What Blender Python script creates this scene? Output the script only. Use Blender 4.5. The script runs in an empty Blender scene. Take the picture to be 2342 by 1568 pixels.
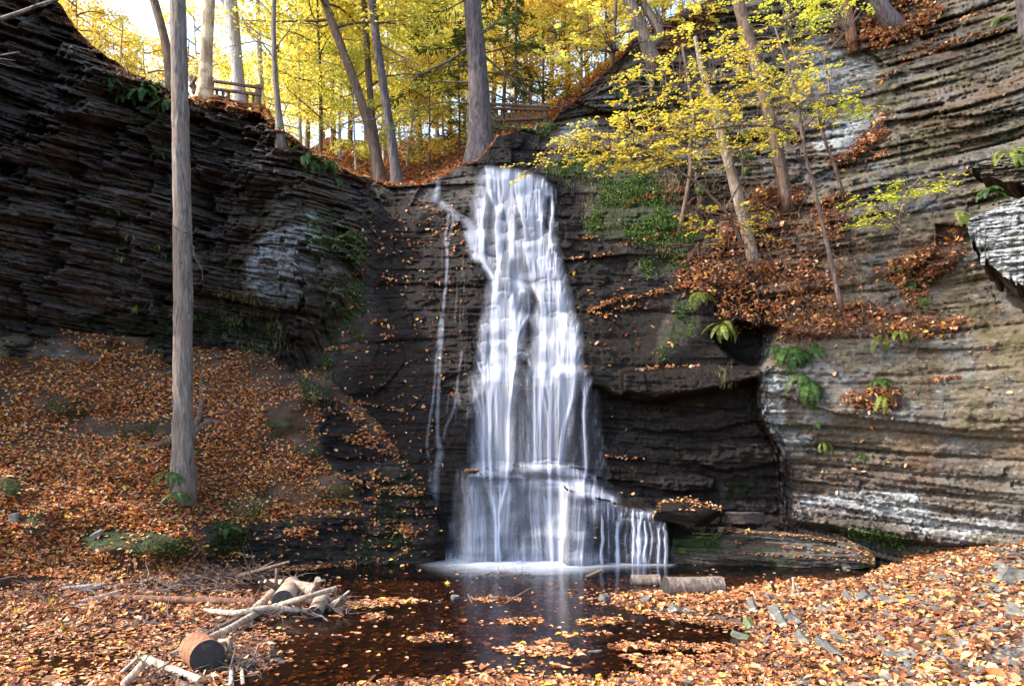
import bpy, bmesh, math, random
import numpy as np
from mathutils import Vector

scene = bpy.context.scene
COL = scene.collection
random.seed(7)
RNG = np.random.default_rng(11)

# ---------------------------------------------------------------- camera, sky, sun, exposure
F, HX, HY, ZC = 1600.0, 1171.0, 970.0, 3.4      # focal length, principal column, horizon row (photo at 2342 px wide), eye height
cam_d = bpy.data.cameras.new("camera")
cam = bpy.data.objects.new("camera", cam_d)
COL.objects.link(cam)
cam.location = (0, 0, ZC)
cam.rotation_euler = (math.radians(90), 0, 0)
cam_d.sensor_width = 36.0
cam_d.lens = 36.0 * F / 2342.0
cam_d.shift_y = (HY - 784.0) / 2342.0
cam_d.clip_start = 0.1
cam_d.clip_end = 1000.0
scene.camera = cam

SUN_AZ, SUN_EL = math.radians(-98), math.radians(42)
world = bpy.data.worlds.new("World")
scene.world = world
world.use_nodes = True
wn = world.node_tree
sky = wn.nodes.new('ShaderNodeTexSky')
sky.sky_type = 'NISHITA'
sky.sun_disc = False
sky.sun_elevation = SUN_EL
sky.sun_rotation = SUN_AZ
sky.dust_density = 2.0
wn.links.new(sky.outputs[0], wn.nodes['Background'].inputs[0])
wn.nodes['Background'].inputs[1].default_value = 0.15
sun_d = bpy.data.lights.new("sun", 'SUN')
sun_d.energy = 2.0
sun_d.angle = math.radians(0.9)
sun_d.color = (1.0, 0.93, 0.82)
sun = bpy.data.objects.new("sun", sun_d)
COL.objects.link(sun)
sun_dir = Vector((math.sin(SUN_AZ) * math.cos(SUN_EL), math.cos(SUN_AZ) * math.cos(SUN_EL), math.sin(SUN_EL)))
sun.rotation_euler = sun_dir.to_track_quat('Z', 'Y').to_euler()
sun.location = sun_dir * 60
vs = scene.view_settings
vs.view_transform = 'Standard'
vs.look = 'None'
vs.exposure = 2.4
vs.gamma = 1.0
vs.use_curve_mapping = False
cy = scene.cycles
cy.use_denoising = True
cy.max_bounces = 8
cy.diffuse_bounces = 4
cy.transparent_max_bounces = 24
cy.transmission_bounces = 6
cy.sample_clamp_indirect = 6.0
cy.caustics_reflective = False
cy.caustics_refractive = False

# ---------------------------------------------------------------- numbers: noise, interpolation, polygons
def W(px, py, Y):
    """world point seen at photo pixel (px, py) at depth Y"""
    return np.stack([(px - HX) / F * Y, Y + 0 * px, ZC + (HY - py) / F * Y], -1)

def hsh(*ints, seed=0):
    h = np.uint32((seed * 374761393 + 668265263) & 0xffffffff)
    for n, k in zip(ints, (0x9E3779B1, 0x85EBCA77, 0xC2B2AE3D, 0x27D4EB2F)):
        h = h ^ (n.astype(np.int64).astype(np.uint32) * np.uint32(k))
        h = (h ^ (h >> np.uint32(15))) * np.uint32(0x2C1B3C6D)
        h = (h ^ (h >> np.uint32(12))) * np.uint32(0x297A2D39)
        h = h ^ (h >> np.uint32(15))
    return h.astype(np.float64) / 4294967295.0

def vnoise(P, seed=0):
    P = np.asarray(P, float)
    i = np.floor(P).astype(np.int64)
    f = P - i
    f = f * f * (3 - 2 * f)
    r = 0
    for a in (0, 1):
        wa = f[..., 0] if a else 1 - f[..., 0]
        for b in (0, 1):
            wb = f[..., 1] if b else 1 - f[..., 1]
            for c in (0, 1):
                wc = f[..., 2] if c else 1 - f[..., 2]
                r = r + wa * wb * wc * hsh(i[..., 0] + a, i[..., 1] + b, i[..., 2] + c, seed=seed)
    return r

def fbm(P, octv=4, seed=0, gain=0.5):
    P = np.asarray(P, float)
    r, a, t = 0, 1.0, 0.0
    for o in range(octv):
        r = r + a * (vnoise(P * 2.03 ** o + 17.3 * o, seed + o) - 0.5)
        t += a
        a *= gain
    return 2 * r / t          # about -1..1

class Rbf:
    """smooth surface through scattered (u, v) -> w"""
    def __init__(s, pts, sc=1.0, c=0.05, lin=True):
        p = np.array(pts, float)
        s.q = p[:, :2] / sc
        s.c = c
        n = len(p)
        A = s.k(s.q, s.q)
        L = np.c_[np.ones(n), s.q]
        M = np.block([[A, L], [L.T, np.zeros((3, 3))]])
        sol = np.linalg.solve(M + 1e-9 * np.eye(n + 3), np.r_[p[:, 2], np.zeros(3)])
        s.w, s.l, s.sc = sol[:n], sol[n:], sc
    def k(s, a, b):
        d2 = ((a[:, None, :] - b[None, :, :]) ** 2).sum(-1)
        return -np.sqrt(d2 + s.c ** 2)
    def __call__(s, u, v):
        u, v = np.broadcast_arrays(np.asarray(u, float), np.asarray(v, float))
        sh = u.shape
        q = np.stack([u.ravel(), v.ravel()], -1) / s.sc
        out = np.empty(len(q))
        for i in range(0, len(q), 60000):
            qq = q[i:i + 60000]
            out[i:i + 60000] = s.k(qq, s.q) @ s.w + s.l[0] + qq @ s.l[1:]
        return out.reshape(sh)

def sstep(a, b, x):
    t = np.clip((x - a) / (b - a), 0, 1)
    return t * t * (3 - 2 * t)

def poly_sd(px, py, poly):
    """signed distance to a polygon, negative inside"""
    poly = np.array(poly, float)
    d = np.full(np.shape(px), 1e18)
    ins = np.zeros(np.shape(px), bool)
    for a, b in zip(poly, np.roll(poly, -1, 0)):
        e = b - a
        t = np.clip(((px - a[0]) * e[0] + (py - a[1]) * e[1]) / (e @ e + 1e-9), 0, 1)
        d = np.minimum(d, (px - a[0] - t * e[0]) ** 2 + (py - a[1] - t * e[1]) ** 2)
        c = (a[1] > py) != (b[1] > py)
        xx = a[0] + (py - a[1]) * e[0] / (e[1] if abs(e[1]) > 1e-9 else 1e-9)
        ins ^= c & (px < xx)
    d = np.sqrt(d)
    return np.where(ins, -d, d)

def pmask(px, py, poly, soft=12.0):
    return sstep(soft, -soft, poly_sd(px, py, poly))

def blob(px, py, cx, cy, rx, ry, p=2):
    return np.exp(-(np.abs((px - cx) / rx) ** p + np.abs((py - cy) / ry) ** p))

def lerp_tab(tab):
    t = np.array(tab, float)
    return lambda x: np.interp(x, t[:, 0], t[:, 1])

# ---------------------------------------------------------------- objects
def mesh_from(name, v, faces, mat=None, smooth=True, parent=None, attrs=None, uv=None, link=True):
    """faces: list of integer arrays (n,3) / (n,4); one mesh object"""
    me = bpy.data.meshes.new(name)
    v = np.asarray(v, np.float32).reshape(-1, 3)
    me.vertices.add(len(v))
    me.vertices.foreach_set("co", v.ravel())
    faces = [np.asarray(f, np.int32) for f in faces if len(f)]
    loops = np.concatenate([f.ravel() for f in faces])
    sizes = np.concatenate([np.full(len(f), f.shape[1], np.int32) for f in faces])
    starts = np.r_[0, np.cumsum(sizes)[:-1]].astype(np.int32)
    me.loops.add(len(loops))
    me.loops.foreach_set("vertex_index", loops)
    me.polygons.add(len(sizes))
    me.polygons.foreach_set("loop_start", starts)
    me.polygons.foreach_set("use_smooth", np.full(len(sizes), bool(smooth)))
    for k, a in (attrs or {}).items():
        at = me.attributes.new(k, 'FLOAT', 'POINT')
        at.data.foreach_set("value", np.asarray(a, np.float32).ravel())
    if uv is not None:
        ul = me.uv_layers.new(name="UVMap")
        ul.data.foreach_set("uv", np.asarray(uv, np.float32)[loops].ravel())
    me.update(calc_edges=True)
    me.validate()
    if mat is not None:
        for m in (mat if isinstance(mat, (list, tuple)) else [mat]):
            me.materials.append(m)
    o = bpy.data.objects.new(name, me)
    if link:
        COL.objects.link(o)
    if parent is not None:
        o.parent = parent
        o.matrix_parent_inverse.identity()
        o.location = -Vector(parent.location) if parent.type == 'EMPTY' and parent.parent is None else (0, 0, 0)
    return o

def tag(o, label=None, cat=None, group=None, kind=None):
    if label: o["label"] = label
    if cat: o["category"] = cat
    if group: o["group"] = group
    if kind: o["kind"] = kind
    return o

def thing(name, loc, label, cat, group=None):
    o = bpy.data.objects.new(name, None)
    COL.objects.link(o)
    o.empty_display_size = 0.2
    o.location = tuple(float(a) for a in loc)
    return tag(o, label, cat, group)

def grid_faces(nr, nc, keep=None):
    i = np.arange((nr - 1) * (nc - 1)).reshape(nr - 1, nc - 1)
    a = (i // (nc - 1)) * nc + i % (nc - 1)
    f = np.stack([a, a + nc, a + nc + 1, a + 1], -1).reshape(-1, 4)
    return f if keep is None else f[keep.ravel()]

# ---------------------------------------------------------------- materials
class NT:
    def __init__(s, name):
        s.m = bpy.data.materials.new(name)
        s.m.use_nodes = True
        s.t = s.m.node_tree
        s.b = s.t.nodes['Principled BSDF']
        s.out = s.t.nodes['Material Output']
    def n(s, kind, **kw):
        nd = s.t.nodes.new('ShaderNode' + kind)
        for k, v in kw.items():
            if k.startswith('_'):
                setattr(nd, k[1:], v)
            else:
                s.put(nd.inputs[k.replace('__', ' ')], v)
        return nd
    def put(s, sock, v):
        if isinstance(v, bpy.types.NodeSocket):
            s.t.links.new(v, sock)
        else:
            sock.default_value = v
    def attr(s, name):
        return s.n('Attribute', _attribute_name=name).outputs['Fac']
    def math(s, op, a, b=0.0, clamp=False):
        nd = s.n('Math', _operation=op, _use_clamp=clamp)
        s.put(nd.inputs[0], a); s.put(nd.inputs[1], b)
        return nd.outputs[0]
    def mix(s, f, a, b, blend='MIX'):
        nd = s.n('Mix', _data_type='RGBA', _blend_type=blend)
        s.put(nd.inputs[0], f)
        s.put(nd.inputs[6], a if isinstance(a, bpy.types.NodeSocket) else (*a, 1))
        s.put(nd.inputs[7], b if isinstance(b, bpy.types.NodeSocket) else (*b, 1))
        return nd.outputs[2]
    def ramp(s, f, stops, interp='LINEAR'):
        nd = s.n('ValToRGB')
        r = nd.color_ramp
        r.interpolation = interp
        while len(r.elements) < len(stops):
            r.elements.new(0.5)
        for e, (p, c) in zip(r.elements, stops):
            e.position = p
            e.color = (*c, 1) if not isinstance(c, float) else (c, c, c, 1)
        s.put(nd.inputs[0], f)
        return nd.outputs[0]
    def pos(s, scale=(1, 1, 1), rot=(0, 0, 0), src='Object'):
        tc = s.n('TexCoord')
        mp = s.n('Mapping', Scale=scale, Rotation=rot)
        s.t.links.new(tc.outputs[src], mp.inputs[0])
        return mp.outputs[0]
    def noise(s, vec, scale, detail=4.0, rough=0.55, dist=0.0):
        nd = s.n('TexNoise', Scale=scale, Detail=detail, Roughness=rough, Distortion=dist)
        s.t.links.new(vec, nd.inputs['Vector'])
        return nd.outputs[0]
    def bump(s, h, strength=0.5, dist=0.02):
        nd = s.n('Bump', Strength=strength, Distance=dist)
        s.t.links.new(h, nd.inputs['Height'])
        s.t.links.new(nd.outputs[0], s.b.inputs['Normal'])
    def base(s, c): s.put(s.b.inputs['Base Color'], c if isinstance(c, bpy.types.NodeSocket) else (*c, 1))
    def rough(s, r): s.put(s.b.inputs['Roughness'], r)

def rock_material():
    t = NT("layered_shale")
    tan, dark, moss, lich_lit, wet, soil = (t.attr(k) for k in ("tan", "dark", "moss", "lich_lit", "wet", "soil"))
    p = t.pos((1, 1, 3.6))
    p1 = t.pos((1, 1, 1))
    n1 = t.noise(p, 0.9, 8, 0.62, 0.4)
    n2 = t.noise(p, 4.5, 8, 0.72, 0.3)
    n4 = t.noise(p1, 11.0, 6, 0.75, 0.2)
    n3 = t.noise(p1, 1.3, 6, 0.6, 0.5)
    mixn = t.math('ADD', t.math('ADD', t.math('MULTIPLY', n1, 0.4), t.math('MULTIPLY', n2, 0.35)), t.math('MULTIPLY', n4, 0.25))
    shale = t.ramp(mixn, [(0.34, (0.013, 0.010, 0.009)), (0.45, (0.038, 0.029, 0.025)), (0.56, (0.085, 0.067, 0.058)), (0.68, (0.18, 0.16, 0.15))])
    tanc = t.ramp(mixn, [(0.33, (0.020, 0.015, 0.010)), (0.43, (0.060, 0.047, 0.033)), (0.55, (0.112, 0.090, 0.062)), (0.68, (0.20, 0.175, 0.135))])
    c = t.mix(tan, shale, tanc)
    pt = t.noise(p1, 0.8, 5, 0.65, 0.6)
    c = t.mix(t.math('MULTIPLY', t.ramp(pt, [(0.50, 0.0), (0.60, 0.8)]), t.math('MULTIPLY', tan, 0.85)), c, t.ramp(mixn, [(0.36, (0.028, 0.030, 0.031)), (0.5, (0.092, 0.098, 0.102)), (0.66, (0.20, 0.21, 0.22))]))
    c = t.mix(t.math('MULTIPLY', t.ramp(pt, [(0.36, 0.75), (0.46, 0.0)]), t.math('MULTIPLY', tan, 0.8)), c, t.ramp(mixn, [(0.36, (0.022, 0.022, 0.009)), (0.5, (0.072, 0.066, 0.028)), (0.66, (0.14, 0.128, 0.062))]))
    rust = t.ramp(t.noise(p1, 0.55, 5, 0.6), [(0.52, 0.0), (0.68, 0.55)])
    c = t.mix(rust, c, (0.10, 0.052, 0.028))
    c = t.mix(soil, c, t.ramp(n3, [(0.35, (0.035, 0.022, 0.014)), (0.65, (0.11, 0.062, 0.035))]))
    # lichen: pale crusts, and the sunlit look painted on the pale slab
    ln = t.math('ADD', t.math('MULTIPLY', t.noise(p, 2.6, 9, 0.78, 0.5), 0.62), t.math('MULTIPLY', n4, 0.38))
    lm = t.math('MULTIPLY', t.math('SUBTRACT', t.math('ADD', ln, t.math('MULTIPLY', lich_lit, 0.42)), 0.74), 9.0, True)
    lc = t.ramp(n4, [(0.3, (0.17, 0.18, 0.18)), (0.7, (0.34, 0.35, 0.36))])
    c = t.mix(lm, c, lc)
    # moss
    mn = t.noise(p1, 3.0, 7, 0.68, 0.4)
    mm = t.math('MULTIPLY', t.math('SUBTRACT', t.math('ADD', mn, t.math('MULTIPLY', moss, 0.55)), 0.78), 6.0, True)
    mc = t.ramp(t.noise(p1, 9.0, 5, 0.6), [(0.3, (0.008, 0.012, 0.004)), (0.5, (0.024, 0.036, 0.008)), (0.72, (0.055, 0.082, 0.016))])
    c = t.mix(mm, c, mc)
    # wet rock is darker and glossier; "dark" blackens the fall face, the recess and parts of the left wall
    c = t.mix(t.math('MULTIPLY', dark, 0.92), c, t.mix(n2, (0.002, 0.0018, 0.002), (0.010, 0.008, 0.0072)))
    t.base(c)
    rg = t.math('SUBTRACT', 0.88, t.math('MULTIPLY', wet, t.math('ADD', 0.15, t.math('MULTIPLY', n4, 0.75))))
    t.rough(rg)
    t.put(t.b.inputs['Specular IOR Level'], t.math('SUBTRACT', 0.26, t.math('MULTIPLY', dark, 0.19)))
    h = t.math('ADD', t.math('MULTIPLY', n2, 0.7), t.math('MULTIPLY', n4, 0.6))
    h = t.math('ADD', h, t.math('MULTIPLY', t.math('MULTIPLY', mm, t.noise(p1, 40, 3, 0.6)), 0.6))
    t.bump(h, 1.0, 0.07)
    return t.m

def earth_material():
    t = NT("dark_earth")
    moss = t.attr("moss")
    p = t.pos()
    n = t.noise(p, 1.1, 8, 0.65)
    n2 = t.noise(p, 14, 6, 0.7)
    c = t.mix(n, t.ramp(n2, [(0.3, (0.015, 0.010, 0.007)), (0.7, (0.075, 0.048, 0.034))]), t.ramp(n2, [(0.3, (0.03, 0.022, 0.02)), (0.7, (0.12, 0.085, 0.062))]))
    mn = t.noise(p, 3.2, 6, 0.65)
    mm = t.math('MULTIPLY', t.math('SUBTRACT', t.math('ADD', mn, t.math('MULTIPLY', moss, 0.5)), 0.76), 7.0, True)
    c = t.mix(mm, c, t.ramp(n2, [(0.3, (0.02, 0.026, 0.005)), (0.7, (0.085, 0.10, 0.018))]))
    t.base(c)
    t.rough(0.95)
    t.bump(n2, 0.8, 0.06)
    return t.m

def leaf_material(name, stops, trans=0.0, rough=0.6, island=True):
    t = NT(name)
    g = t.n('NewGeometry')
    c = t.ramp(g.outputs['Random Per Island'], stops)
    p = t.pos()
    c = t.mix(t.math('MULTIPLY', t.noise(p, 30, 3, 0.6), 0.45), c, t.mix(1.0, c, (0.45, 0.38, 0.30), 'MULTIPLY'))
    t.base(c)
    t.rough(rough)
    t.b.inputs['Specular IOR Level'].default_value = 0.25
    if trans:
        tr = t.n('BsdfTranslucent', Color=c)
        ms = t.n('MixShader')
        ms.inputs[0].default_value = trans
        t.t.links.new(t.b.outputs[0], ms.inputs[1])
        t.t.links.new(tr.outputs[0], ms.inputs[2])
        t.t.links.new(ms.outputs[0], t.out.inputs[0])
    return t.m

def bark_material(name, c0, c1, c2, patch=None, sz=7.0):
    t = NT(name)
    p = t.pos((1, 1, 0.16))
    p1 = t.pos()
    n = t.noise(p, sz * 2.2, 6, 0.65, 0.8)
    n2 = t.noise(p1, 2.2, 6, 0.6, 0.3)
    c = t.ramp(n, [(0.32, c0), (0.5, c1), (0.68, c2)])
    if patch:
        c = t.mix(t.ramp(n2, [(0.5, 0.0), (0.62, 0.85)]), c, patch)
    t.base(c)
    t.rough(0.9)
    t.bump(n, 0.9, 0.05)
    return t.m

M_ROCK = rock_material()
M_EARTH = earth_material()
LITTER = [(0.0, (0.09, 0.035, 0.018)), (0.14, (0.20, 0.065, 0.028)), (0.25, (0.34, 0.105, 0.035)), (0.38, (0.50, 0.17, 0.055)), (0.55, (0.46, 0.225, 0.13)), (0.72, (0.58, 0.30, 0.14)), (0.86, (0.66, 0.43, 0.27)), (0.94, (0.66, 0.33, 0.05)), (1.0, (0.74, 0.50, 0.10))]
M_BANKLEAF = leaf_material('dry_leaf_orange', [(0.0, (0.16, 0.042, 0.016)), (0.2, (0.46, 0.125, 0.034)), (0.42, (0.66, 0.22, 0.055)), (0.62, (0.70, 0.32, 0.13)), (0.84, (0.74, 0.47, 0.29)), (0.93, (0.70, 0.38, 0.05)), (1.0, (0.76, 0.54, 0.12))], 0.15)
M_LITTERD = leaf_material('dry_leaf_brown', [(0.0, (0.05, 0.022, 0.012)), (0.3, (0.13, 0.048, 0.022)), (0.55, (0.26, 0.09, 0.034)), (0.75, (0.40, 0.17, 0.075)), (0.9, (0.50, 0.27, 0.15)), (1.0, (0.62, 0.38, 0.08))], 0.1)
M_LITTER = leaf_material("dry_leaf", LITTER, 0.15)
# ---------------------------------------------------------------- the rock amphitheatre: one sheet of cliff, cut in three
T_TAB = [(-420, -260), (-200, -150), (0, -60), (100, -25), (130, 0), (170, 60), (210, 100), (250, 135), (330, 180), (400, 212), (440, 225), (520, 238), (600, 262),
         (650, 300), (700, 335), (780, 388), (830, 405), (870, 420), (960, 428), (1000, 408), (1060, 384), (1090, 370), (1120, 342), (1140, 312), (1200, 300),
         (1250, 288), (1300, 240), (1380, 170), (1420, 140), (1450, 95), (1520, 50), (1640, -10), (1800, -70), (2342, -170), (2760, -300)]
TOP = lerp_tab(T_TAB)
CLIFF_PTS = [(-420, 800, 16.0), (0, 780, 18.6), (200, 800, 19.5), (400, 810, 20.2), (560, 830, 20.6), (650, 840, 20.8), (760, 900, 20.3), (870, 1000, 19.4),
    (-420, 400, 15.2), (0, 400, 17.8), (200, 450, 18.6), (400, 450, 19.3), (530, 500, 20.2), (650, 520, 19.3), (740, 600, 19.8), (830, 650, 20.2),
    (-420, -200, 15.2), (0, -40, 17.6), (130, 0, 18.0), (330, 190, 18.9), (440, 225, 19.3), (600, 265, 19.9), (650, 310, 20.0), (780, 390, 20.7), (870, 420, 21.1),
    (960, 430, 20.7), (960, 700, 19.6), (960, 1000, 18.6), (960, 1290, 17.75),
    (1180, 385, 20.0), (1180, 600, 19.3), (1180, 860, 18.3), (1180, 1110, 18.3), (1180, 1290, 17.95),
    (1300, 420, 20.0), (1300, 700, 19.0), (1330, 870, 18.2), (1400, 1290, 17.85), (1530, 1290, 17.7),
    (1500, 450, 19.6), (1500, 700, 18.8), (1500, 900, 18.2), (1500, 1180, 17.7),
    (1720, 900, 17.7), (1720, 600, 18.8), (1720, 300, 20.3), (1640, 0, 22.5), (1440, 110, 21.6), (1260, 300, 20.8),
    (1800, 1190, 17.6), (1800, 1290, 17.4), (1900, 900, 17.0), (1900, 600, 18.2), (1900, 300, 19.8), (1900, 0, 21.5),
    (2100, 1250, 16.1), (2100, 900, 15.9), (2100, 600, 17.2), (2100, 300, 18.6), (2100, 0, 20.2),
    (2342, 1275, 14.5), (2342, 1000, 14.3), (2342, 700, 14.9), (2342, 350, 16.8), (2342, 0, 18.6),
    (2760, 1300, 11), (2760, 900, 11), (2760, 300, 13), (2760, -150, 15)]
YC = Rbf(CLIFF_PTS, 500.0, 0.12)

LEFT_WALL = [(-900, -600), (870, -600), (860, 430), (840, 560), (800, 700), (700, 820), (600, 1000), (-900, 1000)]
RIGHT_TAN = [(1560, -600), (1440, 140), (1250, 280), (1240, 330), (1420, 340), (1560, 380), (1640, 540), (1760, 720), (1735, 860), (1745, 950), (1790, 1040), (1800, 1190), (2000, 1260), (2900, 1500), (3000, -600)]
RECESS = [(1290, 880), (1345, 868), (1420, 898), (1500, 910), (1600, 896), (1690, 878), (1735, 868), (1738, 950), (1785, 1030), (1800, 1185), (1640, 1190), (1500, 1170), (1400, 1110), (1290, 1060)]
CAVE = [(1620, 762), (1690, 738), (1780, 752), (1760, 800), (1740, 842), (1690, 830)]
FALL_RECESS = [(1085, 905), (1300, 890), (1345, 905), (1345, 1050), (1080, 1065)]

def strata(P, lat, amp, thick=1.0, block=1.0, warp=1.0, seed=0, dip=0.0, fine=1.0):
    """outward offset of broken horizontal beds: every bed is cut into blocks, every block has its own face"""
    s = P[..., 2] + dip + 0.16 * warp * fbm(P * 0.16, 2, seed + 3) + 0.04 * lat
    d = np.zeros(s.shape)
    for th, a, bl, sd in ((1.5, 0.26, 3.1, 0), (0.8, 0.24, 1.9, 1), (0.34, 0.19, 0.9, 2), (0.13, 0.15, 0.42, 3), (0.055, 0.085, 0.2, 4)):
        th *= thick
        a = a * (fine if sd >= 2 else 0.5 + 0.5 * fine)
        k = s / th + 0.45 * vnoise(P * np.array([0.12, 0.12, 0.3]) / th, seed + sd * 7) + 0.22 * vnoise(P * np.array([0.5, 0.5, 0.5]) / th, seed + sd * 11)
        i = np.floor(k)
        f = k - i
        wob = vnoise(np.stack([P[..., 0] / (bl * 0.5), P[..., 1] / (bl * 0.5), P[..., 2] / (th * 0.7)], -1), seed + sd * 5) * 0.55
        q = lat / (bl * block) * (0.6 + 0.8 * hsh(i, seed=seed + sd + 50)) + 9.0 * hsh(i, seed=seed + sd) + wob
        j = np.floor(q)
        h = hsh(i, j, seed=seed + sd * 3)
        tl = hsh(i, j, seed=seed + sd * 3 + 1) - 0.5
        tz = hsh(i, j, seed=seed + sd * 3 + 2)
        d += amp * a * ((h - 0.5) * 1.15 + tl * (q - j - 0.5) * 1.3 + (tz - 0.2) * (f - 0.5) * 0.7)
        d -= amp * a * (0.5 * np.abs(2 * f - 1) ** 8 + 0.25 * (f - 0.5))
    return d + amp * (0.05 * fbm(P * 3.0, 3, seed + 31) + 0.05 * fbm(P * 9.0, 3, seed + 33))

def cliff_depth(PX, PY):
    Y0 = YC(PX, PY)
    P = W(PX, PY, Y0)
    left = pmask(PX, PY, LEFT_WALL, 40)
    right = pmask(PX, PY, RIGHT_TAN, 25)
    mid = np.clip(1 - left - right, 0, 1)
    lat = P[..., 0] * 0.85 - P[..., 1] * 0.5 * np.sign(HX - PX)
    smooth = np.zeros(PX.shape)
    wpx, wpy = PX + 40 * fbm(P * .6, 3, 301), PY + 40 * fbm(P * .6, 3, 302)
    for pl in ([(1770, 770), (1960, 760), (2342, 680), (2500, 700), (2500, 1100), (2080, 1080), (1960, 1010), (1780, 1000)], [(1780, 110), (1960, 100), (2050, 130), (2040, 330), (1860, 350), (1770, 260)], [(1230, 340), (1300, 285), (1400, 260), (1390, 310), (1310, 350)], [(2030, 420), (2210, 380), (2210, 500), (2040, 560)], [(1350, 720), (1560, 690), (1600, 840), (1360, 850)]):
        smooth = np.maximum(smooth, pmask(wpx, wpy, pl, 30))
    smooth = np.maximum(smooth, .7 * sstep(.15, .5, fbm(P * .4, 3, 303)) * right)
    inrec = sstep(5, -14, poly_sd(PX, PY, RECESS))
    out = (1 + 0.9 * inrec) * strata(P, lat, 0.52 + 0.78 * left + 0.36 * right, 1.0, 1.0 + 0.7 * right, dip=0.13 * left * P[..., 0] - right * P[..., 0] * (0.09 * sstep(4, 9, P[..., 2]) - 0.05 * sstep(4.5, 1.5, P[..., 2])), fine=(1 - 0.66 * smooth) * (1 - 0.45 * mid) * (1 - 0.3 * left))
    smooth = smooth * 1.0
    # slanting joints that break the left wall into buttresses
    q = lat * 0.95 - 0.42 * P[..., 2] + 0.12 * fbm(P * 0.5, 2, 77) + 0.55 * (hsh(np.floor((P[..., 2] + 0.13 * P[..., 0]) / 0.42 + 0.3 * fbm(P * 0.4, 2, 78)), seed=79) - 0.5) + 0.2 * (hsh(np.floor((P[..., 2] + 0.13 * P[..., 0]) / 0.12), seed=80) - 0.5)
    for per, a in ((2.9, 0.95), (1.05, 0.35)):
        k = q / per
        fr = k - np.floor(k)
        out += left * a * ((1 - fr) ** 1.3 - 0.5) * (0.4 + 1.2 * hsh(np.floor(k), seed=8))
    out += (0.75 * left + 0.35 * right + 0.16 * mid) * fbm(P * 0.45, 3, 91)
    # large plates of the right wall
    q = lat * 0.9 - 0.25 * P[..., 2] + 0.3 * fbm(P * 0.6, 2, 71)
    k = q / 3.4
    out += right * 0.35 * (hsh(np.floor(k), np.floor(P[..., 2] / 1.7 + 0.3 * q), seed=21) - 0.5)
    # recesses and caves
    nz = 16 * fbm(P * np.array([.9, .9, 2.2]), 4, 55) + 12 * (hsh(np.floor(P[..., 2] / .22 + .3 * fbm(P * .5, 2, 56)), np.floor(lat / .9), seed=57) - .5)
    out -= np.interp(PY, [870, 960, 1060, 1180], [.62, .6, .4, .12]) * sstep(5, -14, poly_sd(PX, PY, RECESS) + nz)
    out -= 0.9 * sstep(5, -12, poly_sd(PX, PY, CAVE) + nz)
    out -= 0.45 * sstep(12, -20, poly_sd(PX, PY, FALL_RECESS) + nz)
    for pl, a in (([(1400, 940), (1500, 952), (1640, 940), (1740, 925), (1742, 962), (1640, 985), (1500, 990), (1400, 965)], .28), ([(1560, 1010), (1660, 1000), (1775, 1020), (1790, 1060), (1660, 1075), (1560, 1050)], .30), ([(1380, 1060), (1500, 1075), (1640, 1090), (1640, 1130), (1500, 1120), (1390, 1095)], .26)):
        out += a * sstep(4, -8, poly_sd(PX, PY, pl) + .8 * nz)
    # overhanging block left of the tan wall and bulge of the ledge above the recess
    out += 0.5 * pmask(PX, PY, [(1420, 850), (1600, 838), (1735, 842), (1740, 866), (1600, 896), (1500, 910), (1425, 897)], 8)
    # shelf at the foot of the fall
    out += 0.55 * sstep(1050, 1085, PY) * sstep(1040, 1075, PX) * sstep(1420, 1330, PX + 0.0 * PY)
    out += 0.55 * pmask(PX, PY, [(1290, 1110), (1400, 1140), (1530, 1172), (1540, 1300), (1290, 1300)], 10)
    # foot of the tan wall is undercut
    und = np.interp(PX, [1780, 1900, 2000, 2342, 2800], [1192, 1205, 1228, 1262, 1300])
    out -= 0.8 * right * sstep(und - 8, und + 10, PY) * sstep(1790, 1830, PX)
    # rock steps in the fall
    stepm = sstep(1040, 1085, PX) * sstep(1345, 1300, PX) * sstep(380, 420, PY) * sstep(900, 860, PY)
    lip = np.floor(PY / 58 + 1.3 * vnoise(np.stack([PX / 48, PY * 0 + 3.3, PY / 300], -1), 5))
    fl = PY / 58 + 1.3 * vnoise(np.stack([PX / 48, PY * 0 + 3.3, PY / 300], -1), 5) - lip
    out += stepm * (0.03 * (0.5 - fl) + 0.14 * (hsh(lip, np.floor(PX / 55 + 7 * hsh(lip, seed=3)), seed=13) - 0.5))
    # debris that lies on the ledges
    out += 0.22 * soil_mask(PX, PY) * (0.6 + 0.6 * fbm(P * 1.5, 3, 41))
    return Y0, np.maximum(Y0 - out, 5.0)

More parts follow.
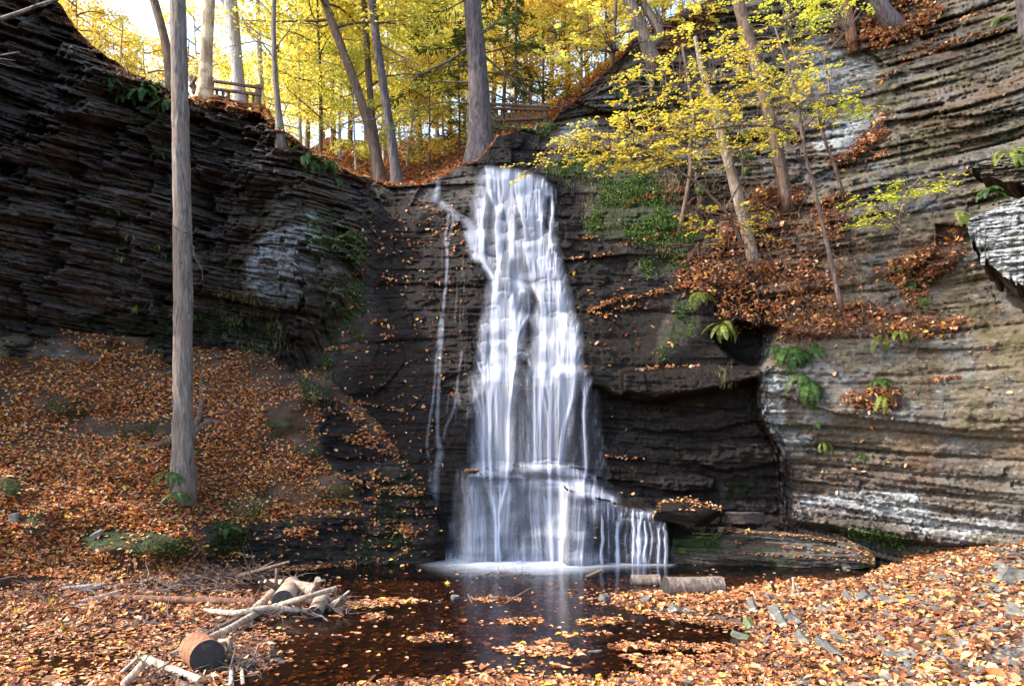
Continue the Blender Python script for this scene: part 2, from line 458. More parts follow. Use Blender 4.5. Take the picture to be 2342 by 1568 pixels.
DEBRIS = [  # leaf-filled ledges of the right cliff
    [(1540, 640), (1600, 600), (1700, 600), (1760, 590), (1850, 600), (1900, 625), (1960, 650), (1860, 665), (1780, 720), (1700, 745), (1640, 720), (1660, 680), (1560, 665)],
    [(1760, 690), (1880, 672), (1990, 700), (2080, 725), (2140, 728), (2250, 735), (2180, 762), (2080, 770), (1990, 745), (1880, 765), (1780, 760)],
    [(1985, 625), (2060, 590), (2130, 560), (2200, 510), (2215, 545), (2190, 590), (2120, 650), (2110, 700), (2070, 690), (2050, 640)],
    [(1715, 430), (1760, 415), (1840, 425), (1835, 460), (1780, 475), (1720, 460)], [(1900, 60), (1960, 70), (2050, 50), (2080, 90), (1980, 115), (1910, 105)],
    [(1660, 480), (1700, 500), (1760, 470), (1800, 520), (1760, 560), (1700, 560), (1640, 560)],
    [(1990, 0), (2110, -20), (2160, 20), (2120, 70), (2060, 100), (2000, 110), (1960, 70)],
    [(1860, 470), (1900, 440), (1930, 500), (1920, 540), (1870, 540)],
    [(1980, 300), (2020, 250), (2030, 290), (1990, 350), (1930, 370), (1900, 362)],
    [(1930, 905), (2000, 880), (2050, 890), (2060, 920), (2000, 935), (1940, 918)],
    [(1560, 10), (1640, -10), (1640, 60), (1560, 110), (1500, 160), (1480, 120)],
]
def soil_mask(PX, PY):
    m = np.zeros(np.shape(PX))
    for p in DEBRIS:
        m = np.maximum(m, pmask(PX, PY, p, 14))
    return m

def nline(lo, hi, step, lo2, hi2, step2):
    return np.r_[np.arange(lo2, lo, step2), np.arange(lo, hi, step), np.arange(hi, hi2 + 1, step2)].astype(float)

class Sheet:
    def __init__(s, cols, top, bot, nr, fn):
        s.cols, s.top, s.bot, s.nr = cols, top, bot, nr
        v = np.linspace(0, 1, nr)[:, None]
        s.PX = np.repeat(cols[None, :], nr, 0)
        s.PY = top[None, :] + (bot - top)[None, :] * v
        s.Y0, s.Y = fn(s.PX, s.PY)
    def at(s, px, py):
        px, py = np.asarray(px, float), np.asarray(py, float)
        j = np.interp(px, s.cols, np.arange(len(s.cols)))
        t, b = np.interp(px, s.cols, s.top), np.interp(px, s.cols, s.bot)
        v = (py - t) / (b - t)
        ok = (v >= 0) & (v <= 1)
        i = np.clip(v, 0, 1) * (s.nr - 1)
        j0 = np.clip(j.astype(int), 0, len(s.cols) - 2); i0 = np.clip(i.astype(int), 0, s.nr - 2)
        fj, fi = j - j0, i - i0
        Y = s.Y
        r = Y[i0, j0] * (1 - fi) * (1 - fj) + Y[i0 + 1, j0] * fi * (1 - fj) + Y[i0, j0 + 1] * (1 - fi) * fj + Y[i0 + 1, j0 + 1] * fi * fj
        return np.where(ok, r, 1e9)

cols = nline(-20, 2362, 2.3, -420, 2760, 11)
top = TOP(cols)
wx = np.stack([cols / 30, cols * 0, cols * 0], -1)
top = top + 9 * fbm(wx, 4, 5) * sstep(1060, 1000, np.abs(cols - 1171) * 0 + cols * 0 + 900)
bot = np.interp(cols, [-420, 0, 400, 640, 700, 780, 2760], [840, 840, 870, 930, 1080, 1310, 1330])
CL = Sheet(cols, top, bot, 440, cliff_depth)

def cliff_attrs(PX, PY, P):
    PX0, PY0 = PX, PY
    PX = PX + 26 * fbm(P * 0.9, 3, 62); PY = PY + 26 * fbm(P * 0.9, 3, 63)
    left = pmask(PX, PY, LEFT_WALL, 40)
    right = pmask(PX0, PY0, RIGHT_TAN, 14)
    n = fbm(P * 0.8, 4, 61)
    tan = np.clip(right * 1.0 + 0.45 * n * right, 0, 1)
    tan = np.maximum(tan * (1 - 0.0), 0.55 * pmask(PX, PY, [(600, 440), (700, 400), (770, 470), (750, 600), (690, 700), (560, 690), (560, 640)], 30))
    lowtan = sstep(1010, 1090, PY) * right * sstep(2342, 2050, PX + (PY - 1100))
    tan *= 1 - 0.75 * lowtan
    lich_lit = 0.80 * pmask(PX, PY, [(1805, 1120), (1900, 1110), (2000, 1100), (2100, 1105), (2160, 1160), (2342, 1180), (2342, 1250), (2160, 1235), (2060, 1225), (1940, 1190), (1810, 1195)], 48)
    lich_lit = np.maximum(lich_lit, 0.78 * pmask(PX, PY, [(1850, 320), (1890, 270), (2010, 255), (2040, 290), (1960, 350), (1870, 362)], 20))
    lich_lit = np.maximum(lich_lit, 0.60 * pmask(PX, PY, [(1780, 130), (1870, 90), (1960, 110), (2030, 130), (2010, 220), (1900, 230), (1790, 280), (1770, 200)], 25))
    lich_lit = np.maximum(lich_lit, 0.75 * pmask(PX, PY, [(1230, 330), (1300, 290), (1370, 270), (1380, 300), (1310, 345)], 14))
    lich_lit = np.maximum(lich_lit, 0.8 * pmask(PX, PY, [(1760, 1000), (1880, 985), (1860, 1020), (1780, 1040)], 12))
    lich_lit = np.maximum(lich_lit, 0.75 * pmask(PX, PY, [(1740, 850), (1790, 850), (1800, 960), (1760, 1010), (1730, 920)], 14))
    lich_lit = np.maximum(lich_lit, 0.78 * pmask(PX, PY, [(590, 520), (650, 500), (720, 470), (740, 560), (700, 690), (600, 690), (560, 640)], 20))
    lich_lit = np.maximum(lich_lit, 0.45 * right)
    lich_lit = np.maximum(lich_lit, 0.30 * left * sstep(760, 600, PY))
    moss = np.zeros(np.shape(PX))
    for poly, a, s in (([(1240, 370), (1330, 345), (1480, 375), (1480, 420), (1400, 420), (1350, 430), (1250, 395)], 0.75, 14),
                       ([(1350, 430), (1440, 400), (1500, 420), (1560, 470), (1600, 540), (1540, 560), (1420, 560), (1330, 530)], 0.85, 18),
                       ([(1450, 590), (1560, 570), (1590, 620), (1480, 640), (1440, 620)], 0.8, 14),
                       ([(1540, 690), (1590, 680), (1600, 760), (1560, 790), (1500, 830), (1510, 760)], 0.75, 12),
                       ([(1500, 940), (1560, 940), (1570, 1040), (1400, 1040), (1420, 950)], 0.45, 20),
                       ([(1640, 1090), (1730, 1090), (1745, 1150), (1660, 1165)], 0.8, 14),
                       ([(690, 470), (760, 440), (850, 520), (840, 800), (720, 900), (700, 760), (760, 650)], 0.62, 40),
                       ([(120, 700), (400, 700), (640, 690), (700, 800), (600, 840), (300, 800), (120, 760)], 0.66, 40),
                       ([(440, 560), (560, 560), (560, 800), (440, 800)], 0.5, 30),
                       ([(300, 270), (380, 250), (330, 300), (280, 300)], 0.8, 10),
                       ([(640, 820), (760, 830), (760, 960), (700, 930)], 0.7, 20),
                       ([(1060, 400), (1090, 400), (1085, 440), (1050, 450)], 0.7, 10),
                       ([(1900, 1195), (2060, 1225), (2120, 1250), (2060, 1262), (1900, 1225)], 0.9, 8),
                       ([(2160, 300), (2342, 240), (2342, 340), (2180, 340)], 0.55, 20),
                       ([(2000, 900), (2342, 760), (2342, 1000), (2050, 1050)], 0.40, 60),
                       ([(1050, 860), (1330, 860), (1330, 920), (1050, 920)], 0.45, 20)):
        moss = np.maximum(moss, a * pmask(PX, PY, poly, s))
    moss = np.maximum(moss, 0.35 * right * sstep(0.0, 0.6, fbm(P * 0.5, 3, 14)))
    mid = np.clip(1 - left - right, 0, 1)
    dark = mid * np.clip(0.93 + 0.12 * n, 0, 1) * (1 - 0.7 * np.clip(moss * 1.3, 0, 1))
    dark = np.maximum(dark, 0.8 * pmask(PX, PY, RECESS, 10))  # recess blackened to its outline
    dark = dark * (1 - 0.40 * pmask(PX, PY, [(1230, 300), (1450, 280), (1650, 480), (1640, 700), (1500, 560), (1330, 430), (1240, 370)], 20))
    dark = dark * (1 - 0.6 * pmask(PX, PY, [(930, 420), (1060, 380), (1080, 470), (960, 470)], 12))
    dark = np.maximum(dark, 0.35 * left * sstep(-0.3, 0.5, fbm(P * np.array([.4, .4, .8]), 3, 66)))
    dark = np.maximum(dark, 0.45 * left * sstep(660, 760, PY))
    wet = np.clip(0.9 * mid + 0.5 * left, 0, 1)
    PX, PY = PX0, PY0
    edge = PY - TOP(PX)
    soil = np.maximum(soil_mask(PX, PY) * 0.95, sstep(26, 6, edge) * (PX < 1090) * sstep(900, 850, PX))
    soil = np.maximum(soil, 0.7 * sstep(60, 15, edge + 20 * n) * sstep(160, 240, PX) * sstep(470, 380, PX))
    soil = np.maximum(soil, 0.8 * sstep(40, 10, edge + 12 * n) * (PX > 1250))
    return dict(tan=tan, dark=np.clip(dark, 0, 1), moss=moss, lich_lit=lich_lit, wet=wet, soil=soil)

def build_cliff():
    P = W(CL.PX, CL.PY, CL.Y)
    at = cliff_attrs(CL.PX, CL.PY, P)
    # lip: three more rows that run back over the top
    ext = []
    for dy, dz in ((1.6, 0.02), (0.7, 0.05), (0.25, 0.04)):
        e = P[0].copy()
        e[:, 0] *= (e[:, 1] + dy) / e[:, 1]
        e[:, 1] += dy
        e[:, 2] += dz
        ext.append(e)
    V = np.concatenate([np.array(ext), P], 0)
    A = {k: np.concatenate([np.repeat(a[:1], 3, 0), a], 0) for k, a in at.items()}
    nr = V.shape[0]
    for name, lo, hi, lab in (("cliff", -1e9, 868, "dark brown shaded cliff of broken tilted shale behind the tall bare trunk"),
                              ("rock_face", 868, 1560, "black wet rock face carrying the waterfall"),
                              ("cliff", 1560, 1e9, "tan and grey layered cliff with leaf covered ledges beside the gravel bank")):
        c = np.where((CL.cols >= lo - 2.4) & (CL.cols <= hi + 0.01))[0] if lo > -1e8 else np.where(CL.cols <= hi + 0.01)[0]
        if lo > -1e8:
            first = np.where(CL.cols <= lo + 0.01)[0][-1]
            c = np.arange(first, c[-1] + 1)
        v = V[:, c]
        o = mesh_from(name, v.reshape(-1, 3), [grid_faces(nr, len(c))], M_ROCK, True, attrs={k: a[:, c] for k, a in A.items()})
        tag(o, lab, "cliff", kind="structure")
build_cliff()

# ---------------------------------------------------------------- leaf bank on the left, with its rocky nose
BANK_TOP = lerp_tab([(-420, 715), (0, 728), (200, 765), (400, 775), (560, 802), (650, 815), (760, 870), (870, 950), (960, 1060), (1015, 1200)])
BANK_PTS = [(-420, 740, 16.6), (0, 755, 18.6), (200, 790, 19.3), (400, 800, 20.0), (560, 828, 20.4), (650, 838, 20.6), (760, 900, 20.2), (870, 985, 19.5), (960, 1100, 18.5), (1010, 1230, 17.8),
            (-420, 1000, 14.0), (0, 1000, 16.2), (200, 1000, 17.0), (415, 1100, 16.6), (415, 960, 18.0), (415, 1200, 15.9), (415, 1300, 15.2),
            (0, 1150, 14.6), (200, 1150, 15.4), (-420, 1150, 12.4), (-420, 1300, 11.4), (0, 1300, 13.4), (200, 1290, 14.3),
            (560, 870, 19.7), (560, 1000, 18.2), (560, 1150, 17.2), (500, 1180, 16.95), (500, 1300, 16.5), (700, 1130, 17.5), (700, 1180, 17.15), (700, 1295, 17.0),
            (830, 1170, 17.35), (830, 1295, 17.1), (980, 1270, 17.4), (1020, 1300, 17.7), (800, 1080, 18.05), (760, 1000, 18.7), (690, 930, 19.3), (880, 1080, 18.5), (900, 1180, 17.9), (950, 1180, 18.1)]
YB = Rbf(BANK_PTS, 500.0, 0.10)
ROCKY = [(660, 850), (720, 870), (1030, 1150), (1040, 1330), (470, 1330), (470, 1190), (560, 1200), (640, 1190), (720, 1180), (830, 1172), (800, 1110), (740, 1050), (720, 980), (740, 940)]
def bank_depth(PX, PY):
    Y0 = YB(PX, PY)
    P = W(PX, PY, Y0)
    rk = pmask(PX, PY, ROCKY, 16)
    out = 0.26 * fbm(P * 0.9, 4, 23) + 0.06 * fbm(P * 4.0, 3, 24) + 0.16 * np.clip(strata(P, P[..., 0], 1.0, 1.2, 1.0, 1.0, 140), -.2, .5) * sstep(-.1, .4, fbm(P * .5, 2, 141))
    out += rk * strata(P, P[..., 0], 0.55, 0.9, 1.0, 1.0, 40) + 0.25 * rk
    out += 0.55 * fbm(P * np.array([.55, .55, 1.2]), 3, 25)
    for cx, cy_, rx, ry, a in MOUNDS:
        out += a * blob(PX, PY, cx, cy_, rx, ry, 2.5)
    return Y0, Y0 - out
MOUNDS = [(645, 965, 42, 40, .5), (722, 885, 45, 36, .5), (705, 1025, 36, 26, .4), (520, 1225, 60, 40, .35), (245, 1245, 70, 26, .4), (390, 1252, 70, 26, .4), (330, 985, 70, 18, .35), (25, 1115, 40, 30, .4), (80, 1195, 40, 36, .3), (770, 1120, 60, 26, .35), (560, 1160, 50, 22, .3), (150, 930, 60, 26, .3)]
bcols = nline(-20, 1018, 2.6, -420, 1019, 12)
BK = Sheet(bcols, BANK_TOP(bcols), np.interp(bcols, [-420, 430, 520, 1019], [1350, 1345, 1318, 1312]), 250, bank_depth)
def build_bank():
    P = W(BK.PX, BK.PY, BK.Y)
    PX, PY = BK.PX, BK.PY
    rk = pmask(PX, PY, ROCKY, 14)
    PX0, PY0 = PX, PY
    PX = PX + 22 * fbm(P * 1.1, 4, 162); PY = PY + 22 * fbm(P * 1.1, 4, 163)
    moss = 0.72 * rk * sstep(-0.3, 0.4, fbm(P * 0.7, 3, 45))
    for poly, a, s in (([(480, 1170), (560, 1190), (560, 1290), (470, 1280)], 0.9, 14), ([(600, 930), (680, 940), (690, 1010), (610, 1010)], 0.6, 26), ([(690, 850), (760, 890), (740, 930), (680, 900)], 0.8, 14),
                       ([(660, 1000), (730, 1010), (730, 1050), (650, 1050)], 0.8, 14), ([(180, 1215), (300, 1200), (450, 1230), (450, 1270), (300, 1290), (190, 1250)], 0.85, 14), ([(0, 1090), (60, 1100), (50, 1140), (0, 1140)], 0.8, 12),
                       ([(60, 1190), (110, 1150), (100, 1210), (40, 1240), (30, 1230)], 0.8, 10), ([(260, 970), (400, 960), (400, 1000), (290, 1000)], 0.6, 10), ([(540, 1270), (990, 1260), (990, 1290), (540, 1290)], 0.7, 10)):
        moss = np.maximum(moss, a * pmask(PX, PY, poly, s))
    PX, PY = PX0, PY0
    soil = np.clip(1 - 1.0 * rk, 0, 1)
    sand = pmask(PX, PY, [(-420, 740), (60, 752), (190, 795), (240, 820), (150, 830), (60, 815), (-420, 800)], 10)
    at = dict(tan=0.9 * sand, dark=0.9 * rk * (1 - .6 * np.clip(moss, 0, 1)), moss=moss, lich_lit=0 * rk, wet=0.5 * rk, soil=np.clip(soil - sand, 0, 1))
    o = mesh_from("bank", P.reshape(-1, 3), [grid_faces(*P.shape[:2])], M_ROCK, True, attrs=at)
    tag(o, "leaf covered earth bank sloping down from the shaded cliff to the pool", "bank", kind="structure")
build_bank()
def surf(px, py):
    """depth of the rock or bank seen at a pixel"""
    return np.minimum(CL.at(px, py), BK.at(px, py))

# ---------------------------------------------------------------- stream bed, gravel bar and foreground: a height field
GZ = []
for px, py, z in ((-420, 1300, .7), (0, 1300, .45), (200, 1295, .40), (400, 1290, .32), (470, 1285, .22), (0, 1380, .16), (200, 1400, .10), (330, 1360, .10), (450, 1330, .10), (0, 1460, -.02), (200, 1480, -.06), (350, 1480, -.04), (120, 1540, -.07), (450, 1440, -.03), (480, 1540, .0), (250, 1560, .0), (100, 1420, .03), (360, 1420, -.01),
                  (0, 1568, .08), (520, 1340, -.04), (560, 1410, .02), (640, 1380, .05), (740, 1370, .04), (600, 1300, -.15), (660, 1450, -.05), (760, 1430, -.12), (700, 1568, -.08), (600, 1500, .02),
                  (800, 1300, -.35), (1000, 1300, -.5), (1200, 1300, -.5), (1400, 1300, -.45), (1600, 1300, -.3), (1900, 1304, -.2), (1850, 1310, -.2), (1950, 1297, -.15), (1700, 1320, -.25), (1620, 1330, -.2), (1780, 1318, -.2), (1000, 1350, -.3), (1200, 1350, -.3), (1350, 1350, -.2), (1000, 1420, -.15), (1200, 1420, -.15), (1400, 1420, -.13), (850, 1500, -.12), (1100, 1500, -.12), (1400, 1500, -.12), (1600, 1480, -.1),
                  (1650, 1445, -.1), (1700, 1455, -.06), (820, 1568, .0), (930, 1568, .03), (1171, 1568, .05), (1000, 1538, -.07), (1200, 1538, -.06), (1400, 1530, -.09), (850, 1545, -.09), (1400, 1556, .04), (1550, 1552, .05), (1470, 1510, -.07),
                  (1450, 1378, .03), (1560, 1390, .05), (1700, 1350, .05), (1650, 1400, .08), (1800, 1348, .02), (1890, 1336, .02), (2000, 1314, .05), (2060, 1282, .12), (2000, 1300, -.05), (2200, 1272, .55), (2342, 1270, .85), (2342, 1350, .85), (2342, 1450, .85), (2342, 1568, .8),
                  (2150, 1400, .6), (2000, 1400, .4), (1830, 1400, .25), (1740, 1390, .15), (1760, 1480, .15), (1900, 1500, .4), (2100, 1520, .6), (1700, 1520, .05), (1800, 1560, .28), (2000, 1568, .5)):
    Y = (ZC - z) * F / (py - HY)
    GZ.append(((px - HX) / F * Y, Y, z))
GZ += [(-4, 5, .15), (0, 5.5, .25), (4, 5, .7), (-7, 3, .3), (0, 2, .5), (7, 3, 1.2), (12, 8, 1.8), (12, 13, 1.6), (-13, 11, 1.2), (-13, 5, .8), (0, 18.5, -.6), (5, 18.5, -.4), (10, 18, .3), (-4, 18.5, -.2), (-9, 18, .3)]
GS = Rbf(GZ, 5.0, 0.06)
def ground_z(X, Y):
    X, Y = np.broadcast_arrays(np.asarray(X, float), np.asarray(Y, float))
    q = np.stack([X, Y, 0 * X], -1)
    return GS(X, Y) + 0.05 * fbm(q * 0.9, 4, 15) + 0.02 * fbm(q * 4.0, 3, 16)
def build_ground():
    xs, ys = np.arange(-15.5, 15.51, 0.08), np.arange(1.5, 18.8, 0.08)
    X, Y = np.meshgrid(xs, ys)
    Z = ground_z(X, Y)
    o = mesh_from("ground", np.stack([X, Y, Z], -1).reshape(-1, 3), [grid_faces(len(ys), len(xs))[:, ::-1]], M_EARTH, True, attrs=dict(moss=0 * X))
    tag(o, "brown gravelly ground under fallen leaves round the pool", "ground", kind="structure")
build_ground()

# ---------------------------------------------------------------- pool
def water_material():
    t = NT("pool_water")
    foam = t.attr("foam")
    p = t.pos((1, 0.45, 1))
    n = t.noise(p, 2.2, 4, 0.55)
    bp = t.n('Bump', Strength=0.12, Distance=0.05)
    t.t.links.new(n, bp.inputs['Height'])
    tr = t.n('BsdfTransparent', Color=(0.44, 0.31, 0.205, 1))
    gl = t.n('BsdfGlossy', Roughness=0.16, Color=(1, 1, 1, 1))
    t.t.links.new(bp.outputs[0], gl.inputs['Normal'])
    fr = t.n('Fresnel', IOR=1.33)
    t.t.links.new(bp.outputs[0], fr.inputs['Normal'])
    m1 = t.n('MixShader')
    t.t.links.new(fr.outputs[0], m1.inputs[0]); t.t.links.new(tr.outputs[0], m1.inputs[1]); t.t.links.new(gl.outputs[0], m1.inputs[2])
    df = t.n('BsdfDiffuse', Color=(0.50, 0.53, 0.60, 1))
    m2 = t.n('MixShader')
    fn = t.noise(t.pos((1, 3, 1)), 1.6, 5, 0.6)
    ff = t.math('MULTIPLY', foam, t.math('ADD', 0.25, t.math('MULTIPLY', fn, 1.2)), True)
    t.t.links.new(ff, m2.inputs[0]); t.t.links.new(m1.outputs[0], m2.inputs[1]); t.t.links.new(df.outputs[0], m2.inputs[2])
    t.t.links.new(m2.outputs[0], t.out.inputs[0])
    return t.m
def build_pool():
    xs, ys = np.arange(-13, 13.01, 0.12), np.arange(3.5, 18.6, 0.06)
    X, Y = np.meshgrid(xs, ys)
    px, py = HX + X / Y * F, HY + ZC / Y * F
    x0 = np.interp(px, [950, 1010, 1100, 1330, 1400, 1530, 1545], [0, .35, 1, 1, .55, .5, 0])
    shore = np.interp(px, [960, 1180, 1400, 1530], [1281, 1283, 1285, 1287])
    foam = x0 * np.clip(1.0 - (py - shore) / np.interp(px, [950, 1020, 1250, 1380, 1540], [26, 50, 64, 28, 14]), 0, 1) ** 2.6
    foam = np.clip(foam * 1.1, 0, 1)
    o = mesh_from("pool_water", np.stack([X, Y, 0 * X], -1).reshape(-1, 3), [grid_faces(len(ys), len(xs))[:, ::-1]], water_material(), True, attrs=dict(foam=foam))
    tag(o, "dark brown pool with white foam below the waterfall", "water", kind="structure")
build_pool()

# ---------------------------------------------------------------- forest floor on top of the cliffs
SLOPE = lerp_tab([(-420, .05), (400, .05), (450, .12), (560, .16), (620, .25), (700, .38), (750, .44), (900, .46), (1100, .46), (1300, .50), (1500, .58), (2000, .5), (2760, .5)])
EDGE_Y = lambda px: CL.at(px, np.interp(px, CL.cols, CL.top) + 1)
def floor_z(px, Y):
    px = np.asarray(px, float); Y = np.asarray(Y, float)
    ye = EDGE_Y(px)
    ze = ZC + (HY - np.interp(px, CL.cols, CL.top)) / F * ye
    d = np.maximum(Y - ye, 0)
    hump = 1.0 * sstep(380, 450, px) * sstep(660, 600, px) * sstep(0.3, 2.2, d)
    P = np.stack([(px - HX) / F * Y, Y, 0 * Y], -1)
    return ze + SLOPE(px) * np.where(d < 26, d, 26 + (d - 26) * 0.45) + hump * 0.8 + 0.12 * fbm(P * 0.6, 3, 19) * sstep(0.2, 1.5, d) - 0.05
def build_floor():
    pxs = np.arange(-420, 2761, 14.0)
    ye = EDGE_Y(pxs)
    t = np.r_[np.linspace(0, 4, 28), np.linspace(4.3, 75, 90)]
    Y = ye[None, :] + 0.12 + t[:, None]
    PX = np.repeat(pxs[None], len(t), 0)
    Z = floor_z(PX, Y)
    V = np.stack([(PX - HX) / F * Y, Y, Z], -1)
    o = mesh_from("forest_floor", V.reshape(-1, 3), [grid_faces(*PX.shape)[:, ::-1]], M_FLOOR, True)
    tag(o, "wooded hillside floor strewn with brown leaves above the cliffs", "hillside", kind="structure")
def floor_material():
    t = NT("forest_litter")
    p = t.pos()
    n = t.noise(p, 6, 8, 0.75)
    c = t.ramp(n, [(0.3, (0.05, 0.028, 0.015)), (0.5, (0.16, 0.085, 0.04)), (0.7, (0.33, 0.18, 0.08))])
    c = t.mix(t.ramp(t.noise(p, 0.35, 4), [(0.5, 0.0), (0.65, 0.6)]), c, (0.10, 0.11, 0.03))
    t.base(c); t.rough(0.9); t.bump(n, 1.0, 0.15)
    return t.m
M_FLOOR = floor_material()
build_floor()
# ---------------------------------------------------------------- leaves: one builder for every scatter of leaves
LEAF8 = np.array([(0, 0, 0), (.36, 0, 0), (.70, 0, 0), (1, 0, 0), (.30, .25, 1), (.66, .22, 1), (.30, -.25, 1), (.66, -.22, 1)])
LEAF8_F = ([(0, 1, 4), (2, 3, 5), (0, 6, 1), (2, 7, 3)], [(1, 2, 5, 4), (6, 7, 2, 1)])
LEAF4 = np.array([(0, 0, 0), (.45, .27, 0), (1, 0, 0), (.45, -.27, 0)])
def basis(yaw, pitch, roll):
    cy_, sy = np.cos(yaw), np.sin(yaw); cp, sp = np.cos(pitch), np.sin(pitch); cr, sr = np.cos(roll), np.sin(roll)
    ax = np.stack([cy_ * cp, sy * cp, sp], -1)
    s0 = np.stack([-sy, cy_, 0 * cy_], -1)
    n0 = np.cross(ax, s0)
    return ax, s0 * cr[:, None] + n0 * sr[:, None], n0 * cr[:, None] - s0 * sr[:, None]
def leaves(pos, size, yaw, pitch, roll, rng, rich=True, wide=1.0, curl=0.35):
    """vertices and faces of one mesh of leaves"""
    n = len(pos)
    ax, sd, nm = basis(yaw, pitch, roll)
    T = LEAF8 if rich else LEAF4
    x = T[:, 0][None] - 0.5
    y = T[:, 1][None] * wide * rng.uniform(0.75, 1.3, n)[:, None]
    if rich:
        z = T[:, 2][None] * rng.uniform(-0.05, 0.22, n)[:, None] + (rng.uniform(-1, 1, n) * curl)[:, None] * (2 * x) ** 2 * 0.5
    else:
        z = 0 * x + 0 * y
    s = size[:, None, None]
    V = pos[:, None, :] + s * (x[..., None] * ax[:, None] + y[..., None] * sd[:, None] + z[..., None] * nm[:, None])
    off = (np.arange(n) * len(T))[:, None, None]
    if rich:
        fs = [(np.array(f)[None] + off).reshape(-1, len(f[0])) for f in LEAF8_F]
    else:
        fs = [(np.array([(0, 3, 2, 1)])[None] + off).reshape(-1, 4)]
    return V.reshape(-1, 3), fs
def join(parts):
    vs_, t3, t4, o = [], [], [], 0
    for v, fs in parts:
        vs_.append(v)
        for f in fs:
            f = np.asarray(f)
            if len(f):
                (t3 if f.shape[1] == 3 else t4).append(f + o)
        o += len(v)
    out = []
    if t3: out.append(np.concatenate(t3))
    if t4: out.append(np.concatenate(t4))
    return np.concatenate(vs_), out

# ---------------------------------------------------------------- tubes: trunks, limbs, logs, twigs
def tube(path, rad, n=8, rough=0.0, seed=0, cap=True, bark=0.0):
    p = np.asarray(path, float); r = np.asarray(rad, float)
    t = np.gradient(p, axis=0); t /= np.linalg.norm(t, axis=1)[:, None] + 1e-9
    up = np.where(np.abs(t[:, 2:3]) > 0.9, np.array([[1., 0, 0]]), np.array([[0, 0, 1.]]))
    if np.abs(t[:, 2]).mean() > 0.6: up = np.tile([[0.3, 1., 0]], (len(p), 1))
    a = np.cross(t, up); a /= np.linalg.norm(a, axis=1)[:, None] + 1e-9
    b = np.cross(t, a)
    th = np.linspace(0, 2 * math.pi, n, endpoint=False)
    rr = np.repeat(r[:, None], n, 1)
    if rough or bark:
        L = np.r_[0, np.cumsum(np.linalg.norm(np.diff(p, axis=0), axis=1))]
        q = np.stack([np.cos(th)[None] + 0 * L[:, None], np.sin(th)[None] + 0 * L[:, None], L[:, None] / max(r.mean(), 1e-3) * 0.35 + 0 * th[None]], -1)
        rr = rr * (1 + rough * fbm(q * 1.2, 3, seed))
        if bark:
            rr = rr * (1 + bark * (fbm(q * np.array([5., 5., .9]), 4, seed + 9) - 0.8 * np.maximum(0, .25 - np.abs(fbm(q * np.array([3., 3., .45]), 2, seed + 19)))))
    V = p[:, None] + rr[..., None] * (np.cos(th)[None, :, None] * a[:, None] + np.sin(th)[None, :, None] * b[:, None])
    m = len(p)
    i, j = np.meshgrid(np.arange(m - 1), np.arange(n), indexing='ij')
    k = (j + 1) % n
    fq = np.stack([i * n + j, i * n + k, (i + 1) * n + k, (i + 1) * n + j], -1).reshape(-1, 4)
    V = V.reshape(-1, 3)
    if cap:
        V = np.concatenate([V, p[:1], p[-1:]])
        c0 = np.stack([np.arange(n) * 0 + m * n, (np.arange(n) + 1) % n, np.arange(n)], -1)
        c1 = np.stack([np.arange(n) * 0 + m * n + 1, (m - 1) * n + np.arange(n), (m - 1) * n + (np.arange(n) + 1) % n], -1)
        return V, [np.concatenate([c0, c1]), fq]
    return V, [fq]
def smooth_path(pts, n):
    p = np.asarray(pts, float)
    L = np.r_[0, np.cumsum(np.linalg.norm(np.diff(p[:, :3], axis=0), axis=1))]
    if len(p) > 2:
        x = np.linspace(0, L[-1], 400)
        q = np.stack([np.interp(x, L, p[:, k]) for k in range(p.shape[1])], -1)
        w = max(3, int(400 / (len(p) - 1) * 0.7)) | 1
        ker = np.hanning(w + 2)[1:-1]; ker /= ker.sum()
        pad = np.concatenate([np.repeat(q[:1], w // 2, 0) * 1.0, q, np.repeat(q[-1:], w // 2, 0)])
        ramp_ = np.arange(w // 2, 0, -1)[:, None]
        pad[:w // 2] = q[:1] - (q[1:2] - q[:1]) * ramp_
        pad[-(w // 2):] = q[-1:] + (q[-1:] - q[-2:-1]) * ramp_[::-1]
        q = np.stack([np.convolve(pad[:, k], ker, 'valid') for k in range(p.shape[1])], -1)
        i = np.linspace(0, len(q) - 1, n)
        return np.stack([np.interp(i, np.arange(len(q)), q[:, k]) for k in range(p.shape[1])], -1)
    i = np.linspace(0, 1, n)[:, None]
    return p[0] * (1 - i) + p[1] * i
def px_path(pts, Y, n=24):
    """pts (px, py, width px[, dY]) -> world path and radii"""
    a = np.array([(x[0], x[1], x[2], x[3] if len(x) > 3 else 0.0) for x in pts], float)
    Yv = Y + a[:, 3]
    w = np.c_[W(a[:, 0], a[:, 1], Yv), a[:, 2] * Yv / F / 2]
    q = smooth_path(w, n)
    return q[:, :3], q[:, 3]
def wiggle(p0, d, L, n, rng, amp=0.12, droop=0.0):
    """a crooked twig path"""
    d = np.array(d, float); d /= np.linalg.norm(d)
    pts = [np.array(p0, float)]
    for i in range(n):
        d = d + rng.normal(0, amp, 3) + np.array([0, 0, -droop])
        d /= np.linalg.norm(d)
        pts.append(pts[-1] + d * L / n)
    return np.array(pts)

